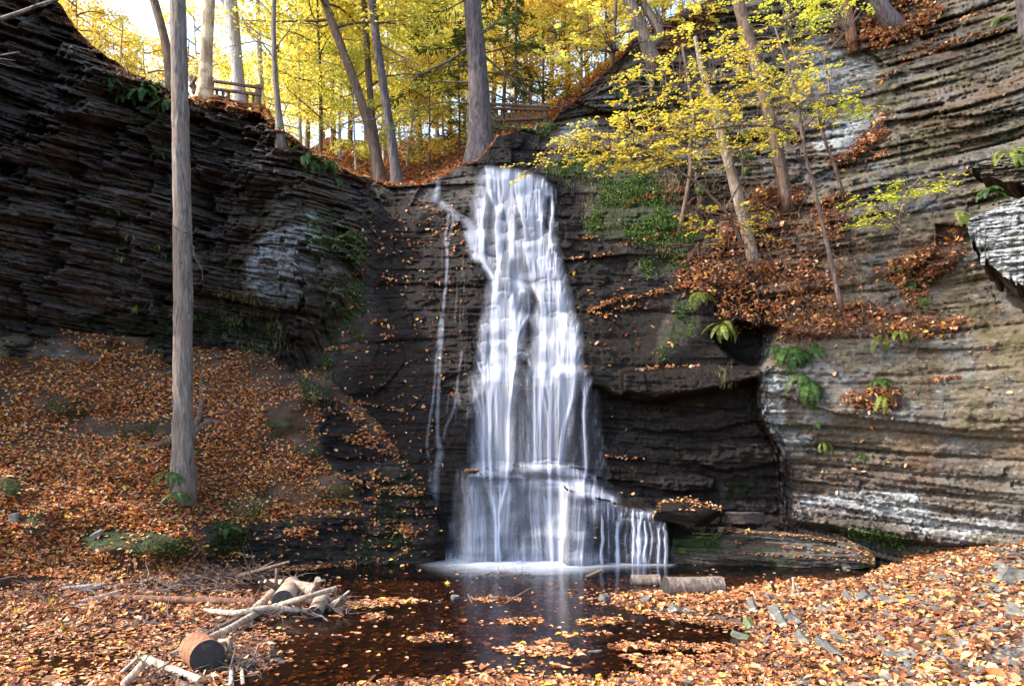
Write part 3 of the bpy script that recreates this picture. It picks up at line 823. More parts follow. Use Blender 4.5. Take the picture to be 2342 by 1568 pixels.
# ---------------------------------------------------------------- barks
B_GREY = bark_material("grey_bark", (0.038, 0.028, 0.022), (0.13, 0.100, 0.080), (0.245, 0.20, 0.17), (0.15, 0.105, 0.078))
B_PALE = bark_material("pale_bark", (0.16, 0.14, 0.125), (0.30, 0.27, 0.25), (0.42, 0.39, 0.36))
B_BROWN = bark_material("brown_bark", (0.035, 0.022, 0.015), (0.10, 0.062, 0.040), (0.19, 0.125, 0.085))
B_DARK = bark_material("dark_furrowed_bark", (0.022, 0.015, 0.016), (0.075, 0.055, 0.055), (0.16, 0.125, 0.12))
B_STRIP = bark_material("stripped_wood", (0.09, 0.055, 0.032), (0.26, 0.17, 0.10), (0.46, 0.34, 0.21), (0.60, 0.46, 0.29), 4.0)
B_RED = bark_material("red_brown_wood", (0.06, 0.025, 0.014), (0.17, 0.075, 0.04), (0.30, 0.15, 0.085))
B_DRIFT = bark_material("bleached_wood", (0.16, 0.11, 0.075), (0.38, 0.29, 0.21), (0.58, 0.48, 0.37), (0.24, 0.16, 0.10))
B_DEAD = bark_material('dead_wood', (0.05, 0.035, 0.026), (0.19, 0.14, 0.105), (0.36, 0.29, 0.225), (0.12, 0.08, 0.055))
B_TWIG = bark_material("twig_bark", (0.05, 0.03, 0.022), (0.11, 0.07, 0.052), (0.20, 0.14, 0.11))
B_RAIL = bark_material("rail_wood", (0.06, 0.032, 0.02), (0.17, 0.095, 0.06), (0.28, 0.17, 0.11))
YEL = [(0.0, (0.78, 0.56, 0.05)), (0.3, (0.88, 0.72, 0.09)), (0.6, (0.90, 0.80, 0.16)), (0.85, (0.76, 0.76, 0.16)), (1.0, (0.50, 0.58, 0.11))]  # YEL and ORA: forest haze put into the leaf colour as paleness
LIME = [(0.0, (0.60, 0.58, 0.05)), (0.5, (0.76, 0.70, 0.07)), (0.8, (0.50, 0.56, 0.07)), (1.0, (0.22, 0.34, 0.05))]
ORA = [(0.0, (0.68, 0.36, 0.05)), (0.35, (0.82, 0.54, 0.07)), (0.75, (0.86, 0.68, 0.12)), (1.0, (0.58, 0.54, 0.10))]
HEM = [(0.0, (0.045, 0.085, 0.02)), (0.5, (0.10, 0.17, 0.035)), (1.0, (0.22, 0.28, 0.06))]
L_YELS = leaf_material("sapling_leaf", [(0.0, (0.52, 0.30, 0.03)), (0.12, (0.72, 0.50, 0.03)), (0.45, (0.84, 0.66, 0.06)), (0.7, (0.80, 0.70, 0.16)), (0.85, (0.55, 0.58, 0.09)), (1.0, (0.28, 0.38, 0.07))], 0.4, 0.45)
L_YEL = leaf_material("yellow_leaf", YEL, 0.6, 0.5)
L_LIME = leaf_material("lime_leaf", LIME, 0.5, 0.5)
L_ORA = leaf_material("orange_leaf", ORA, 0.5, 0.5)
L_HEM = leaf_material("hemlock_needle", HEM, 0.3, 0.6)
L_FERN = leaf_material("fern_green", [(0.0, (0.02, 0.055, 0.012)), (0.6, (0.05, 0.115, 0.022)), (1.0, (0.10, 0.18, 0.035))], 0.35, 0.5)
L_FERNY = leaf_material("fern_yellowing", [(0.0, (0.08, 0.14, 0.025)), (0.6, (0.20, 0.25, 0.045)), (1.0, (0.36, 0.33, 0.06))], 0.35, 0.5)
L_MOSS = leaf_material("moss_tuft", [(0.0, (0.035, 0.075, 0.016)), (0.5, (0.075, 0.155, 0.032)), (0.8, (0.13, 0.22, 0.05)), (1.0, (0.21, 0.27, 0.08))], 0.3, 0.8)
L_GRASS = leaf_material("straw_grass", [(0.0, (0.10, 0.13, 0.03)), (0.5, (0.20, 0.21, 0.07)), (1.0, (0.36, 0.30, 0.14))], 0.3, 0.7)

# ---------------------------------------------------------------- trees
def crown_mesh(rng, h0, h1, R, nl, nleaf, size, flat=0.16, tilt=0.5, lean=(0, 0)):
    """limbs (tubes) and leaf cloud of a broad-leaved tree standing at the origin"""
    tubes, P = [], []
    per = nleaf // nl
    for k in range(nl):
        u = (k + rng.uniform(0, 1)) / nl
        h = h0 + (h1 - h0) * u
        az = k * 2.4 + rng.uniform(-.5, .5)
        L = R * (0.45 + 0.75 * math.sin(math.pi * min(0.15 + 0.8 * u, 1))) * rng.uniform(0.7, 1.15)
        d = (math.cos(az), math.sin(az), rng.uniform(0.0, 0.55))
        base = np.array([lean[0] * h, lean[1] * h, h])
        lp = wiggle(base, d, L, 7, rng, 0.13, 0.02)
        tubes.append(tube(lp, np.linspace(0.045, 0.008, 8) * (R / 2.5) ** 0.5, 5, cap=False))
        sub = []
        for m in range(6):
            i0 = rng.integers(2, 7)
            d2 = lp[i0] - lp[i0 - 1] + rng.normal(0, 0.6, 3) * np.linalg.norm(lp[i0] - lp[i0 - 1]) * np.array([1, 1, .35])
            sp = wiggle(lp[i0], d2, L * rng.uniform(.25, .5), 5, rng, 0.15, 0.02)
            tubes.append(tube(sp, np.linspace(0.014, 0.004, 6), 3, cap=False))
            sub.append(sp)
        q = np.concatenate([lp[3:]] + sub)
        c = q[rng.integers(0, len(q), per)]
        P.append(c + rng.normal(0, 1, (per, 3)) * np.array([.26, .26, flat]) * (R / 2.5))
    P = np.concatenate(P)
    n = len(P)
    lv = leaves(P, rng.uniform(.7, 1.3, n) * size, rng.uniform(0, 6.28, n), rng.normal(-.15, tilt, n), rng.normal(0, tilt, n), rng, rich=False, wide=1.15)
    return join(tubes), lv

FOREST = []
def forest_proto(name, seed, H, r, h0, R, nl, nleaf, size, bark, leaf, bend=0.04, flat=0.16):
    rng = np.random.default_rng(seed)
    lean = rng.normal(0, bend, 2)
    tp = np.array([(lean[0] * z + 0.06 * math.sin(z * .7 + seed), lean[1] * z, z) for z in np.linspace(-0.4, H, 18)])
    (lv_t, lf_t), (cv, cf) = crown_mesh(rng, h0, H * 0.98, R, nl, nleaf, size, flat, lean=lean)
    tv = tube(tp, np.linspace(r, r * 0.25, 18), 8, 0.05, seed)
    v, f = join([tv, (lv_t, lf_t)])
    a = mesh_from("trunk", v, f, bark, True, link=False)
    b = mesh_from("crown", cv, cf, leaf, False, link=False)
    return a, b
PROTO = [forest_proto("y", 1, 9.0, .10, 1.2, 2.6, 20, 5200, .15, B_PALE, L_YEL),  # stem bark made paler, as if seen through haze
         forest_proto("y", 2, 11.0, .13, 1.8, 3.0, 22, 6000, .15, B_BROWN, L_YEL),
         forest_proto("l", 3, 8.0, .08, 1.0, 2.4, 18, 4600, .14, B_PALE, L_LIME),
         forest_proto("o", 4, 7.0, .08, 0.8, 2.3, 18, 4600, .14, B_TWIG, L_ORA),
         forest_proto("o", 5, 10.0, .11, 1.6, 2.8, 20, 5200, .15, B_BROWN, L_ORA)]
def hemlock_parts(seed, H, r, h0, R, nleaf, nl=46):
    rng = np.random.default_rng(seed)
    tubes, P, YW = [], [], []
    for k in range(nl):
        u = (k + rng.uniform(0, 1)) / nl
        h = h0 + (H - h0) * u
        az = rng.uniform(0, 6.28)
        L = R * (1.05 - 0.75 * u) * rng.uniform(.6, 1.1)
        lp = wiggle((0, 0, h), (math.cos(az), math.sin(az), 0.15), L, 7, rng, 0.10, 0.05)
        tubes.append(tube(lp, np.linspace(0.03, 0.006, 8), 4, cap=False))
        m = nleaf // nl
        t = rng.uniform(0.2, 1, m) ** .8 * 7
        i0 = np.minimum(t.astype(int), 6)
        c = lp[i0] + (lp[i0 + 1] - lp[i0]) * (t - i0)[:, None]
        sdv = np.array([-math.sin(az), math.cos(az), 0])
        w = rng.uniform(-1, 1, m) * (0.10 + 0.35 * (1 - t / 7)) * L / 1.6
        c = c + sdv * w[:, None] + rng.normal(0, .05, (m, 3)) + np.array([0, 0, -1]) * (np.abs(w) * .25)[:, None]
        P.append(c); YW.append(az + np.sign(w) * rng.uniform(.5, 1.1, m))
    P = np.concatenate(P); YW = np.concatenate(YW); n = len(P)
    lv = leaves(P, rng.uniform(.7, 1.3, n) * .16, YW, rng.normal(-.2, .25, n), rng.normal(0, .3, n), rng, rich=False, wide=0.55)
    return join(tubes), lv
def hem_proto(seed, H, r, h0, R, nleaf):
    (tv, tf), (cv, cf) = hemlock_parts(seed, H, r, h0, R, nleaf)
    tp = np.array([(0.03 * math.sin(z), 0, z) for z in np.linspace(-.4, H, 16)])
    v, f = join([tube(tp, np.linspace(r, r * .2, 16), 8, .05, seed), (tv, tf)])
    return mesh_from("trunk", v, f, B_DARK, True, link=False), mesh_from("crown", cv, cf, L_HEM, False, link=False)
PROTO.append(hem_proto(8, 7.0, .07, .6, 1.9, 4200))
used_proto = set()
def plant_tree(k, px, Y, sc, rz, label, group, name="tree"):
    z = float(floor_z(np.array([px]), np.array([Y]))[0])
    t = thing(name, ((px - HX) / F * Y, Y, z - 0.1), label, "tree", group)
    for o in PROTO[k]:
        c = o if (k, o.name) in used_proto and False else o.copy()
        c.name = o.name.split(".")[0]
        COL.objects.link(c)
        c.parent = t
        c.location = (0, 0, 0)
    t.scale = (sc, sc, sc)
    t.rotation_euler = (0, 0, rz)
    return t

G_FOREST = "trees in the woods above the falls"
KIND = {0: "yellow leaved young tree with thin grey brown stem in the woods above the falls", 1: "taller yellow leaved tree with brown trunk in the woods above the falls",
        2: "lime yellow leaved tree with pale stem in the woods above the falls", 3: "small orange leaved tree with thin stem in the woods above the falls",
        4: "tall orange and gold leaved tree in the woods above the falls", 5: "dark green young hemlock in the woods above the falls"}
frng = np.random.default_rng(5)
SPOTS = []
for px, Y, k, sc in ((-120, 24, 0, 1.0), (90, 30, 3, .8), (150, 29, 3, 1.0), (230, 31, 0, .9), (335, 29, 3, .9), (460, 35, 0, 1.0), (240, 46, 4, 1.2), (130, 48, 1, 1.3), (180, 25, 3, .7), (270, 26, 0, .6), (310, 34, 2, 1.0), (420, 36, 4, .9), (505, 40, 2, 1.0), (560, 38, 0, .8),
                     (640, 34, 1, 1.0), (655, 50, 2, 1.2), (690, 27, 0, .75), (705, 40, 1, 1.2), (735, 24, 1, .62), (760, 31, 1, 1.0), (780, 25, 0, .75), (800, 36, 1, 1.2), (815, 23.2, 2, .5), (835, 46, 1, 1.3),
                     (880, 30, 0, 1.0), (915, 40, 2, 1.2), (930, 27, 2, .7), (960, 33, 1, 1.0), (985, 25.5, 3, .6), (1010, 30, 0, .8), (1030, 44, 4, 1.2), (1050, 26, 5, .7), (1065, 36, 2, 1.2), (1130, 38, 1, 1.2),
                     (1150, 28, 4, .8), (1180, 25, 5, .9), (1215, 31, 3, 1.0), (1240, 27, 3, .8), (1260, 36, 4, 1.2), (1300, 28, 1, .9), (1325, 25, 3, .8), (1345, 33, 4, 1.0), (1385, 27, 3, .8), (1400, 38, 0, 1.2), (1440, 25, 0, .7),
                     (1470, 30, 4, 1.0), (1520, 26, 1, .7), (1560, 32, 0, 1.0), (1620, 27, 4, .8), (1700, 28, 1, .9), (1820, 28, 0, .9), (1000, 52, 1, 1.4), (870, 56, 4, 1.4), (740, 58, 1, 1.5), (1200, 52, 1, 1.4), (1100, 60, 0, 1.5), (620, 62, 4, 1.2), (380, 56, 0, 1.1), (250, 52, 4, 1.0)):
    plant_tree(k, px, Y, sc, frng.uniform(0, 6.28), KIND[k], G_FOREST)

def rockY(px, py):
    return float(min(surf(px, py + d) for d in (-8, -4, 0, 4, 8))) - .04
def big_tree(name, pts, Y, bark, label, n=40, ns=18, rough=.04, barkd=.05, flare=1.35, crown=None, limbs=(), leaf=None, seed=0, extra=None):
    """a tree whose trunk is followed through the picture: thing > trunk (with limbs), crown"""
    p, r = px_path(pts, Y, n)
    L = np.r_[0, np.cumsum(np.linalg.norm(np.diff(p, axis=0), axis=1))]
    r = r * (1 + (flare - 1) * np.exp(-L / (r[0] * 3.0)))
    p = np.concatenate([p[:1] - (p[1:2] - p[:1]) / np.linalg.norm(p[1] - p[0]) * 0.5, p]); r = np.r_[r[0] * 1.1, r]
    t = thing(name, p[1], label, "tree")
    parts = [tube(p, r, ns, rough, seed, bark=barkd)]
    rng = np.random.default_rng(seed + 100)
    for pp, w0, w1 in limbs:
        lp, _ = px_path([(a[0], a[1], 1, a[2] if len(a) > 2 else 0) for a in pp], Y, 14)
        lp = lp + np.cumsum(rng.normal(0, .012, lp.shape), 0)
        parts.append(tube(lp, np.linspace(w0, w1, 14), 6, .08, seed, cap=True))
        for _ in range(6):
            i = rng.integers(4, 13)
            d = lp[i] - lp[i - 1] + rng.normal(0, .5, 3) * np.linalg.norm(lp[i] - lp[i - 1])
            parts.append(tube(wiggle(lp[i], d, rng.uniform(.3, .8), 5, rng, .2), np.linspace(w1 * 1.1, .004, 6), 4, cap=False))
    if extra: parts.append(extra(p))
    cr = None
    if crown:
        cx, R, h0, h1, nl, nleaf, size = crown
        top = p[-1]
        (tv, tf), (cv, cf) = crown_mesh(rng, h0, h1, R, nl, nleaf, size)
        hz = p[:, 2] - p[1, 2]
        sx = np.interp(tv[:, 2], hz, p[:, 0]); sy = np.interp(tv[:, 2], hz, p[:, 1])
        tv = np.c_[tv[:, 0] + sx, tv[:, 1] + sy, tv[:, 2] + p[1, 2]]
        sx = np.interp(cv[:, 2], hz, p[:, 0]); sy = np.interp(cv[:, 2], hz, p[:, 1])
        cv = np.c_[cv[:, 0] + sx, cv[:, 1] + sy, cv[:, 2] + p[1, 2]]
        parts.append((tv, tf)); cr = (cv, cf)
    v, f = join(parts)
    mesh_from("trunk", v, f, bark, True, t)
    if cr: mesh_from("crown", cr[0], cr[1], leaf or L_YEL, False, t)
    return t, p, r

t, p, r = big_tree("bare_tree", [(418, 1105, 46), (418, 1040, 44), (418, 900, 42), (419, 700, 41), (417, 500, 40), (413, 300, 37), (410, 150, 35), (407, 0, 33), (404, -200, 31), (400, -500, 28), (398, -800, 20)], 16.5, B_GREY,
         "tall straight grey trunk rooted in the leafy bank in front of the shaded cliff", 300, 44, .05, .11, 1.25, seed=1, limbs=[([(438, 560), (444, 575), (452, 605)], .018, .006), ([(430, 545), (440, 538), (447, 545)], .03, .012)])
for k, pts in enumerate(([(405, 1000, 22, -.25), (370, 1015, 18, -.3), (335, 1022, 13, -.25), (300, 1020, 6, -.1)], [(436, 1010, 22, -.1), (448, 985, 16, .1), (480, 962, 14, .2), (505, 968, 7, .2)], [(440, 985, 16, .1), (455, 955, 14, .4), (463, 915, 11, .8), (458, 870, 9, 1.3), (470, 845, 5, 1.7)], [(436, 1060, 20, -.25), (446, 1090, 16, -.4), (440, 1125, 12, -.65), (450, 1150, 5, -.9)], [(402, 1060, 18, -.25), (398, 1095, 15, -.45), (405, 1130, 8, -.7)])):
    q = np.array(pts)
    d = BK.at(q[:, 0], q[:, 1]) - 0.05
    w = np.c_[W(q[:, 0], q[:, 1], d), q[:, 2] * d / F / 2]
    s = smooth_path(w, 18)
    mesh_from("root", *tube(s[:, :3], s[:, 3], 10, .16, k), B_BROWN, True, t)

big_tree("stripped_tree", [(466, 226, 30), (470, 190, 27), (472, 120, 26), (476, 40, 27), (479, -60, 27), (482, -300, 24), (484, -520, 16)], 21.3, B_STRIP, "tree with bark peeled off to pale yellow wood beside the rail fence", seed=2, crown=(0, 2.6, 9, 12.5, 10, 1800, .2))
big_tree("tree", [(549, 236, 25), (545, 180, 25), (536, 80, 27), (527, 0, 29), (515, -150, 28), (505, -320, 26), (498, -520, 16)], 23.2, B_PALE, "thick grey trunk standing just behind the rail fence", seed=3, crown=(0, 4.2, 9, 13, 14, 3000, .22), limbs=[([(530, 20), (500, -10), (470, -60)], .06, .02)])
big_tree("slim_tree", [(641, 308, 17), (634, 230, 14), (628, 150, 12), (625, 60, 11), (627, 0, 10), (630, -150, 8), (632, -300, 5)], 19.75, B_GREY, "slim grey tree with bare side branches on the edge of the shaded cliff", seed=4, flare=1.5,
         limbs=[([(627, 95), (600, 80), (560, 60), (520, 40)], .022, .006), ([(629, 140), (600, 100), (570, 70), (545, 10)], .024, .006), ([(630, 110), (655, 75), (668, 45), (660, 30)], .022, .006), ([(628, 110), (590, 95), (545, 105), (480, 130)], .018, .005), ([(626, 40), (600, 10), (570, -30)], .02, .006)])
big_tree("tree", [(392, 192, 21), (385, 130, 20), (372, 70, 19), (352, 0, 19), (330, -80, 18), (300, -250, 14)], 24.5, B_BROWN, "dark trunk leaning to the left on the rim of the shaded cliff", seed=5, crown=(0, 3.6, 5.0, 9, 12, 2600, .18), leaf=L_ORA)
big_tree("tree", [(601, 252, 12), (597, 180, 11), (592, 90, 11), (589, 0, 11), (585, -150, 9), (580, -350, 6)], 27.0, B_PALE, "thin pale grey trunk right behind the end of the rail fence", seed=6, crown=(0, 3.2, 8, 13.5, 12, 2800, .2))
big_tree("leaning_tree", [(868, 417, 25), (858, 345, 23), (838, 270, 21), (812, 190, 20), (785, 120, 20), (757, 45, 19), (738, -10, 18), (700, -120, 16), (660, -260, 9)], 22.0, B_BROWN, "curved brown trunk leaning left among yellow leaves above the dark rock", seed=7, crown=(0, 3.4, 4.6, 9.2, 16, 5200, .15), leaf=L_YEL, limbs=[([(838, 265), (870, 240), (900, 225), (930, 215)], .03, .008), ([(760, 50), (730, 60), (700, 50)], .03, .01)])
big_tree("tree", [(874, 405, 17), (862, 340, 15), (850, 260, 15), (843, 170, 15), (838, 90, 15), (833, 10, 14), (828, -100, 13), (820, -300, 7)], 22.9, B_BROWN, "upright brown trunk between the leaning tree and the purple trunk", seed=8, crown=(0, 3.0, 5.0, 10, 16, 5000, .15), leaf=L_YEL, limbs=[([(845, 200), (880, 180), (920, 175), (985, 180)], .035, .008), ([(843, 160), (810, 175), (780, 200)], .03, .008)])
big_tree("tree", [(910, 420, 25), (902, 370, 21), (893, 300, 20), (880, 220, 19), (868, 140, 19), (857, 60, 18), (851, 0, 18), (840, -150, 16), (825, -380, 10)], 21.7, B_DARK, "straight purple grey trunk with dead side branches beside the leaning tree", seed=9, crown=(0, 3.2, 7.5, 11, 12, 2800, .17), leaf=L_LIME, limbs=[([(862, 100), (890, 110), (920, 130), (960, 150)], .025, .006), ([(868, 130), (900, 150), (935, 140)], .022, .006), ([(886, 250), (850, 270), (800, 280)], .025, .006), ([(858, 55), (900, 50), (935, 35)], .022, .006)])
(hv, hf), (cv, cf) = hemlock_parts(12, 16.0, .2, 0.9, 3.0, 9000, 50)
tH, pH, rH = big_tree("hemlock", [(1101, 368, 56), (1100, 330, 49), (1097, 280, 47), (1095, 200, 44), (1090, 120, 42), (1083, 40, 40), (1079, 0, 39), (1070, -150, 36), (1055, -400, 26), (1045, -600, 10)], 21.0, B_DARK, "massive dark furrowed hemlock trunk with green sprays above the waterfall lip", 70, 26, .03, .07, 1.5, seed=10, extra=lambda p: (np.c_[hv[:, 0] + np.interp(hv[:, 2], p[:, 2] - p[1, 2], p[:, 0]), hv[:, 1] + np.interp(hv[:, 2], p[:, 2] - p[1, 2], p[:, 1]), hv[:, 2] + p[1, 2]], hf),
         limbs=[([(1085, 100), (1060, 120), (1030, 140), (990, 160), (945, 190)], .05, .01), ([(1100, 80), (1130, 60), (1150, 40)], .04, .01), ([(1098, 120), (1140, 155), (1190, 200), (1240, 230)], .04, .01), ([(1098, 200), (1150, 230), (1200, 240), (1290, 250)], .035, .008)])
bz = pH[1, 2]
shx = lambda z: np.interp(z, pH[:, 2] - bz, pH[:, 0]); shy = lambda z: np.interp(z, pH[:, 2] - bz, pH[:, 1])
mesh_from("crown", np.c_[cv[:, 0] + shx(cv[:, 2]), cv[:, 1] + shy(cv[:, 2]), cv[:, 2] + bz], cf, L_HEM, False, tH)
big_tree("leaning_tree", [(1796, 448, 32), (1782, 370, 29), (1768, 300, 28), (1750, 225, 27), (1728, 140, 27), (1704, 60, 27), (1690, 10, 26), (1665, -90, 27), (1620, -280, 18), (1590, -480, 8)], rockY(1796, 448), B_BROWN, "thick grey brown trunk leaning left up the tan cliff through yellow leaves", 60, 22, .03, .05, 1.0, seed=11, crown=(0, 3.2, 8.2, 11.5, 12, 2600, .16), leaf=L_YEL)
big_tree("dead_tree", [(1718, 575, 28), (1706, 520, 26), (1690, 460, 26), (1672, 395, 23), (1655, 330, 22), (1640, 275, 20), (1622, 215, 15), (1603, 150, 13), (1590, 85, 9)], rockY(1718, 575), B_DEAD, "dead pale trunk with peeling bark leaning left on the leafy ledge", 60, 18, .09, .10, 1.0, seed=12)
big_tree("tree", [(1490, 135, 30), (1478, 100, 27), (1460, 50, 26), (1440, 5, 25), (1415, -60, 23), (1380, -200, 15)], 21.3, B_GREY, "grey forked trunk on the skyline between yellow forest and the tan cliff", seed=13, limbs=[([(1490, 110), (1510, 80), (1475, 20), (1450, -40)], .16, .10)], crown=(0, 3, 4.5, 7, 12, 2600, .15), leaf=L_YEL)
big_tree("tree", [(1947, 84, 24), (1942, 50, 22), (1938, 0, 21), (1933, -80, 20), (1925, -250, 14)], rockY(1947, 84), B_RED, "dark red brown trunk on top of the tan cliff beside the leaf slope", seed=14, flare=1.0)
big_tree("tree", [(2040, 52, 38), (2022, 30, 34), (2004, 0, 32), (1985, -50, 30), (1950, -250, 20)], rockY(2040, 52), B_DARK, "thick dark trunk with flared base growing from the high leaf slope", seed=15, flare=1.1)
big_tree("tree", [(2350, 70, 30), (2342, 20, 26), (2334, -30, 25), (2320, -150, 20)], rockY(2340, 70), B_DARK, "dark trunk cut by the edge of the photo at the cliff top", seed=16)
big_tree("tree", [(1560, 500, 10), (1572, 440, 10), (1580, 385, 10), (1578, 330, 9), (1588, 270, 8), (1575, 190, 7), (1560, 100, 5)], rockY(1560, 500), B_BROWN, "thin crooked brown stem rising from the mossy ledge", seed=17, flare=1.1)
# ---------------------------------------------------------------- saplings with yellow leaf sprays on the right cliff
def inside(poly, n, rng):
    poly = np.array(poly, float)
    lo, hi = poly.min(0), poly.max(0)
    out = np.zeros((0, 2))
    while len(out) < n:
        q = rng.uniform(lo, hi, (n * 3, 2))
        out = np.concatenate([out, q[poly_sd(q[:, 0], q[:, 1], poly) < 0]])
    return out[:n]
def sapling(name, label, stems, Y, polys, leafmat, seed, nspray, size=.085, spread=1.2, per=15, bark=None):
    """stems followed through the picture, then flat sprays of leaves on twigs around them"""
    rng = np.random.default_rng(seed)
    parts, paths = [], []
    for pts in stems:
        p, r = px_path(pts, Y, 26)
        p = p + np.cumsum(rng.normal(0, .006, p.shape), 0)
        parts.append(tube(p, r, 7, .08, seed))
        paths.append(p)
    allp = np.concatenate([q[4:] for q in paths])
    t = thing(name, paths[0][0], label, "tree")
    LP, LS, LY, LT, LR = [], [], [], [], []
    cent = []
    for poly, n in polys:
        q = inside(poly, n, rng)
        cent.append(W(q[:, 0], q[:, 1], Y + rng.normal(0, spread, n).clip(-2.2, .6)))
    cent = np.concatenate(cent)
    for c in cent:
        d = np.linalg.norm((allp - c) * np.array([1, 1, 1.6]) + np.array([0, 0, .5]), axis=1)
        a = allp[np.argmin(d)]
        dv = c - a
        dist = np.linalg.norm(dv)
        if dist > 0.35:
            m = 0.5 * (a + c) + rng.normal(0, .06, 3) * dist + np.array([0, 0, .10 * dist])
            tp = smooth_path(np.array([a, m, c]), 8)
            parts.append(tube(tp, np.linspace(.008 + .003 * dist, .004, 8), 4, cap=False))
        az = math.atan2(dv[1], dv[0]) + rng.normal(0, .5)
        L = rng.uniform(.35, .75)
        sp = wiggle(c, (math.cos(az), math.sin(az), -.08), L, 7, rng, .10, .015)
        parts.append(tube(sp, np.linspace(.004, .0015, 8), 3, cap=False))
        k = rng.integers(per - 4, per + 5)
        u = np.linspace(.05, 7, k); i0 = np.minimum(u.astype(int), 6)
        b = sp[i0] + (sp[i0 + 1] - sp[i0]) * (u - i0)[:, None]
        sgn = np.where(np.arange(k) % 2, 1, -1)
        s = rng.uniform(.7, 1.25, k) * size
        yw = az + sgn * rng.uniform(.6, 1.1, k)
        LP.append(b + np.stack([np.cos(yw), np.sin(yw), 0 * yw], -1) * (s * .5)[:, None] + rng.normal(0, .02, (k, 3)))
        LS.append(s); LY.append(yw); LT.append(rng.normal(-.12, .28, k)); LR.append(rng.normal(0, .35, k))
    v, f = join(parts)
    mesh_from("trunk", v, f, bark or B_TWIG, True, t)
    lv, lf = leaves(np.concatenate(LP), np.concatenate(LS), np.concatenate(LY), np.concatenate(LT), np.concatenate(LR), rng, True, 1.1, .12)
    mesh_from("crown", lv, lf, leafmat, True, t)
    return t
sapling("sapling", "slender twin stemmed sapling spreading flat yellow sprays left over the mossy rock", [[(1925, 705, 13), (1905, 620, 11), (1888, 540, 10), (1868, 460, 9), (1845, 380, 8), (1832, 300, 8), (1822, 230, 7), (1800, 150, 6), (1770, 60, 4)],
        [(1832, 320, 6), (1780, 290, 5), (1700, 285, 5), (1600, 300, 4), (1500, 320, 3), (1400, 340, 2)], [(1822, 240, 6), (1760, 190, 5), (1680, 170, 4), (1600, 190, 3), (1500, 200, 2)]], 16.4,
        [([(1240, 340), (1330, 290), (1430, 250), (1560, 230), (1660, 230), (1760, 270), (1780, 320), (1680, 350), (1560, 370), (1440, 375), (1340, 360)], 100), ([(1250, 330), (1400, 250), (1500, 120), (1640, 60), (1960, 210), (1960, 260), (1800, 350), (1600, 400), (1440, 400)], 60), ([(1640, 60), (1800, 40), (1900, 120), (1860, 240), (1700, 220)], 40), ([(1430, 150), (1560, 90), (1700, 110), (1760, 190), (1700, 250), (1560, 240), (1420, 230)], 62), ([(1440, 260), (1640, 200), (1700, 300), (1500, 340)], 34), ([(1720, 180), (1900, 200), (1900, 250), (1760, 250)], 14)], L_YELS, 21, 0, .09, .8)
sapling("sapling", "thin forked sapling with lime yellow leaves leaning on the pale lichen rock", [[(1930, 445, 9), (1910, 380, 8), (1885, 310, 7), (1870, 260, 6), (1850, 200, 5), (1822, 140, 4), (1790, 60, 3)], [(1876, 280, 5), (1900, 200, 5), (1880, 130, 4), (1940, 60, 3)], [(1868, 262, 5), (1835, 290, 4), (1790, 320, 3)]], 17.6,
        [([(1850, 240), (1960, 240), (1970, 260), (1880, 280)], 26), ([(1680, 0), (1900, -20), (2000, 0), (1900, 70), (1780, 60)], 60), ([(1800, 150), (1900, 170), (1850, 210), (1790, 200)], 14), ([(1760, 280), (1800, 290), (1790, 350), (1740, 340)], 10)], L_LIME, 22, 0, .09, .5)
sapling("sapling", "leafy sapling hanging sparse yellow leaves over the leaning dead trunk", [[(1700, 560, 8), (1660, 480, 7), (1600, 420, 6), (1540, 380, 5), (1460, 340, 4), (1380, 310, 3)], [(1660, 480, 5), (1700, 400, 4), (1690, 330, 3)]], 16.9,
        [([(1270, 320), (1400, 290), (1520, 320), (1560, 370), (1440, 390), (1330, 370)], 70), ([(1180, 360), (1260, 350), (1290, 410), (1210, 420)], 5), ([(1580, 480), (1760, 460), (1740, 560), (1620, 550)], 22)], L_YELS, 23, 0, .09, .5)
sapling("sapling", "low twiggy sapling with pale yellow green leaves on the wall under the overhanging slab", [[(2060, 560, 6), (2055, 500, 5), (2070, 440, 4), (2110, 400, 3)], [(2055, 500, 4), (2010, 480, 3), (1980, 450, 2)]], 15.6,
        [([(1960, 450), (2060, 440), (2050, 520), (1970, 520)], 26), ([(2050, 390), (2150, 400), (2140, 450), (2060, 460)], 18)], L_LIME, 24, 0, .085, .3)
sapling("sapling", "young tree with golden leaves spreading from the skyline beside the forked trunk", [[(1400, 160, 9), (1404, 90, 8), (1408, 20, 7), (1410, -80, 5)], [(1408, 40, 5), (1340, 70, 4), (1280, 90, 3)], [(1404, 90, 5), (1470, 60, 4), (1560, 40, 3)]], 22.0,
        [([(1230, 20), (1400, -30), (1640, -30), (1620, 60), (1500, 90), (1400, 130), (1280, 190), (1240, 120)], 170)], L_YEL, 25, 0, .12, 1.2, 18)

# a bare limb that reaches in from a tree beyond the left edge
t, p, r = big_tree("bare_tree", [(-330, 330, 40), (-325, 150, 36), (-315, -100, 33), (-305, -400, 24)], 13.8, B_GREY, "tree beyond the left edge reaching one bare grey branch across the corner", seed=18,
         limbs=[([(-318, 90), (-180, 75), (0, 44), (60, 22), (120, 2), (200, -30)], .07, .025), ([(-322, 200), (-150, 165), (0, 128), (40, 122)], .04, .012)])

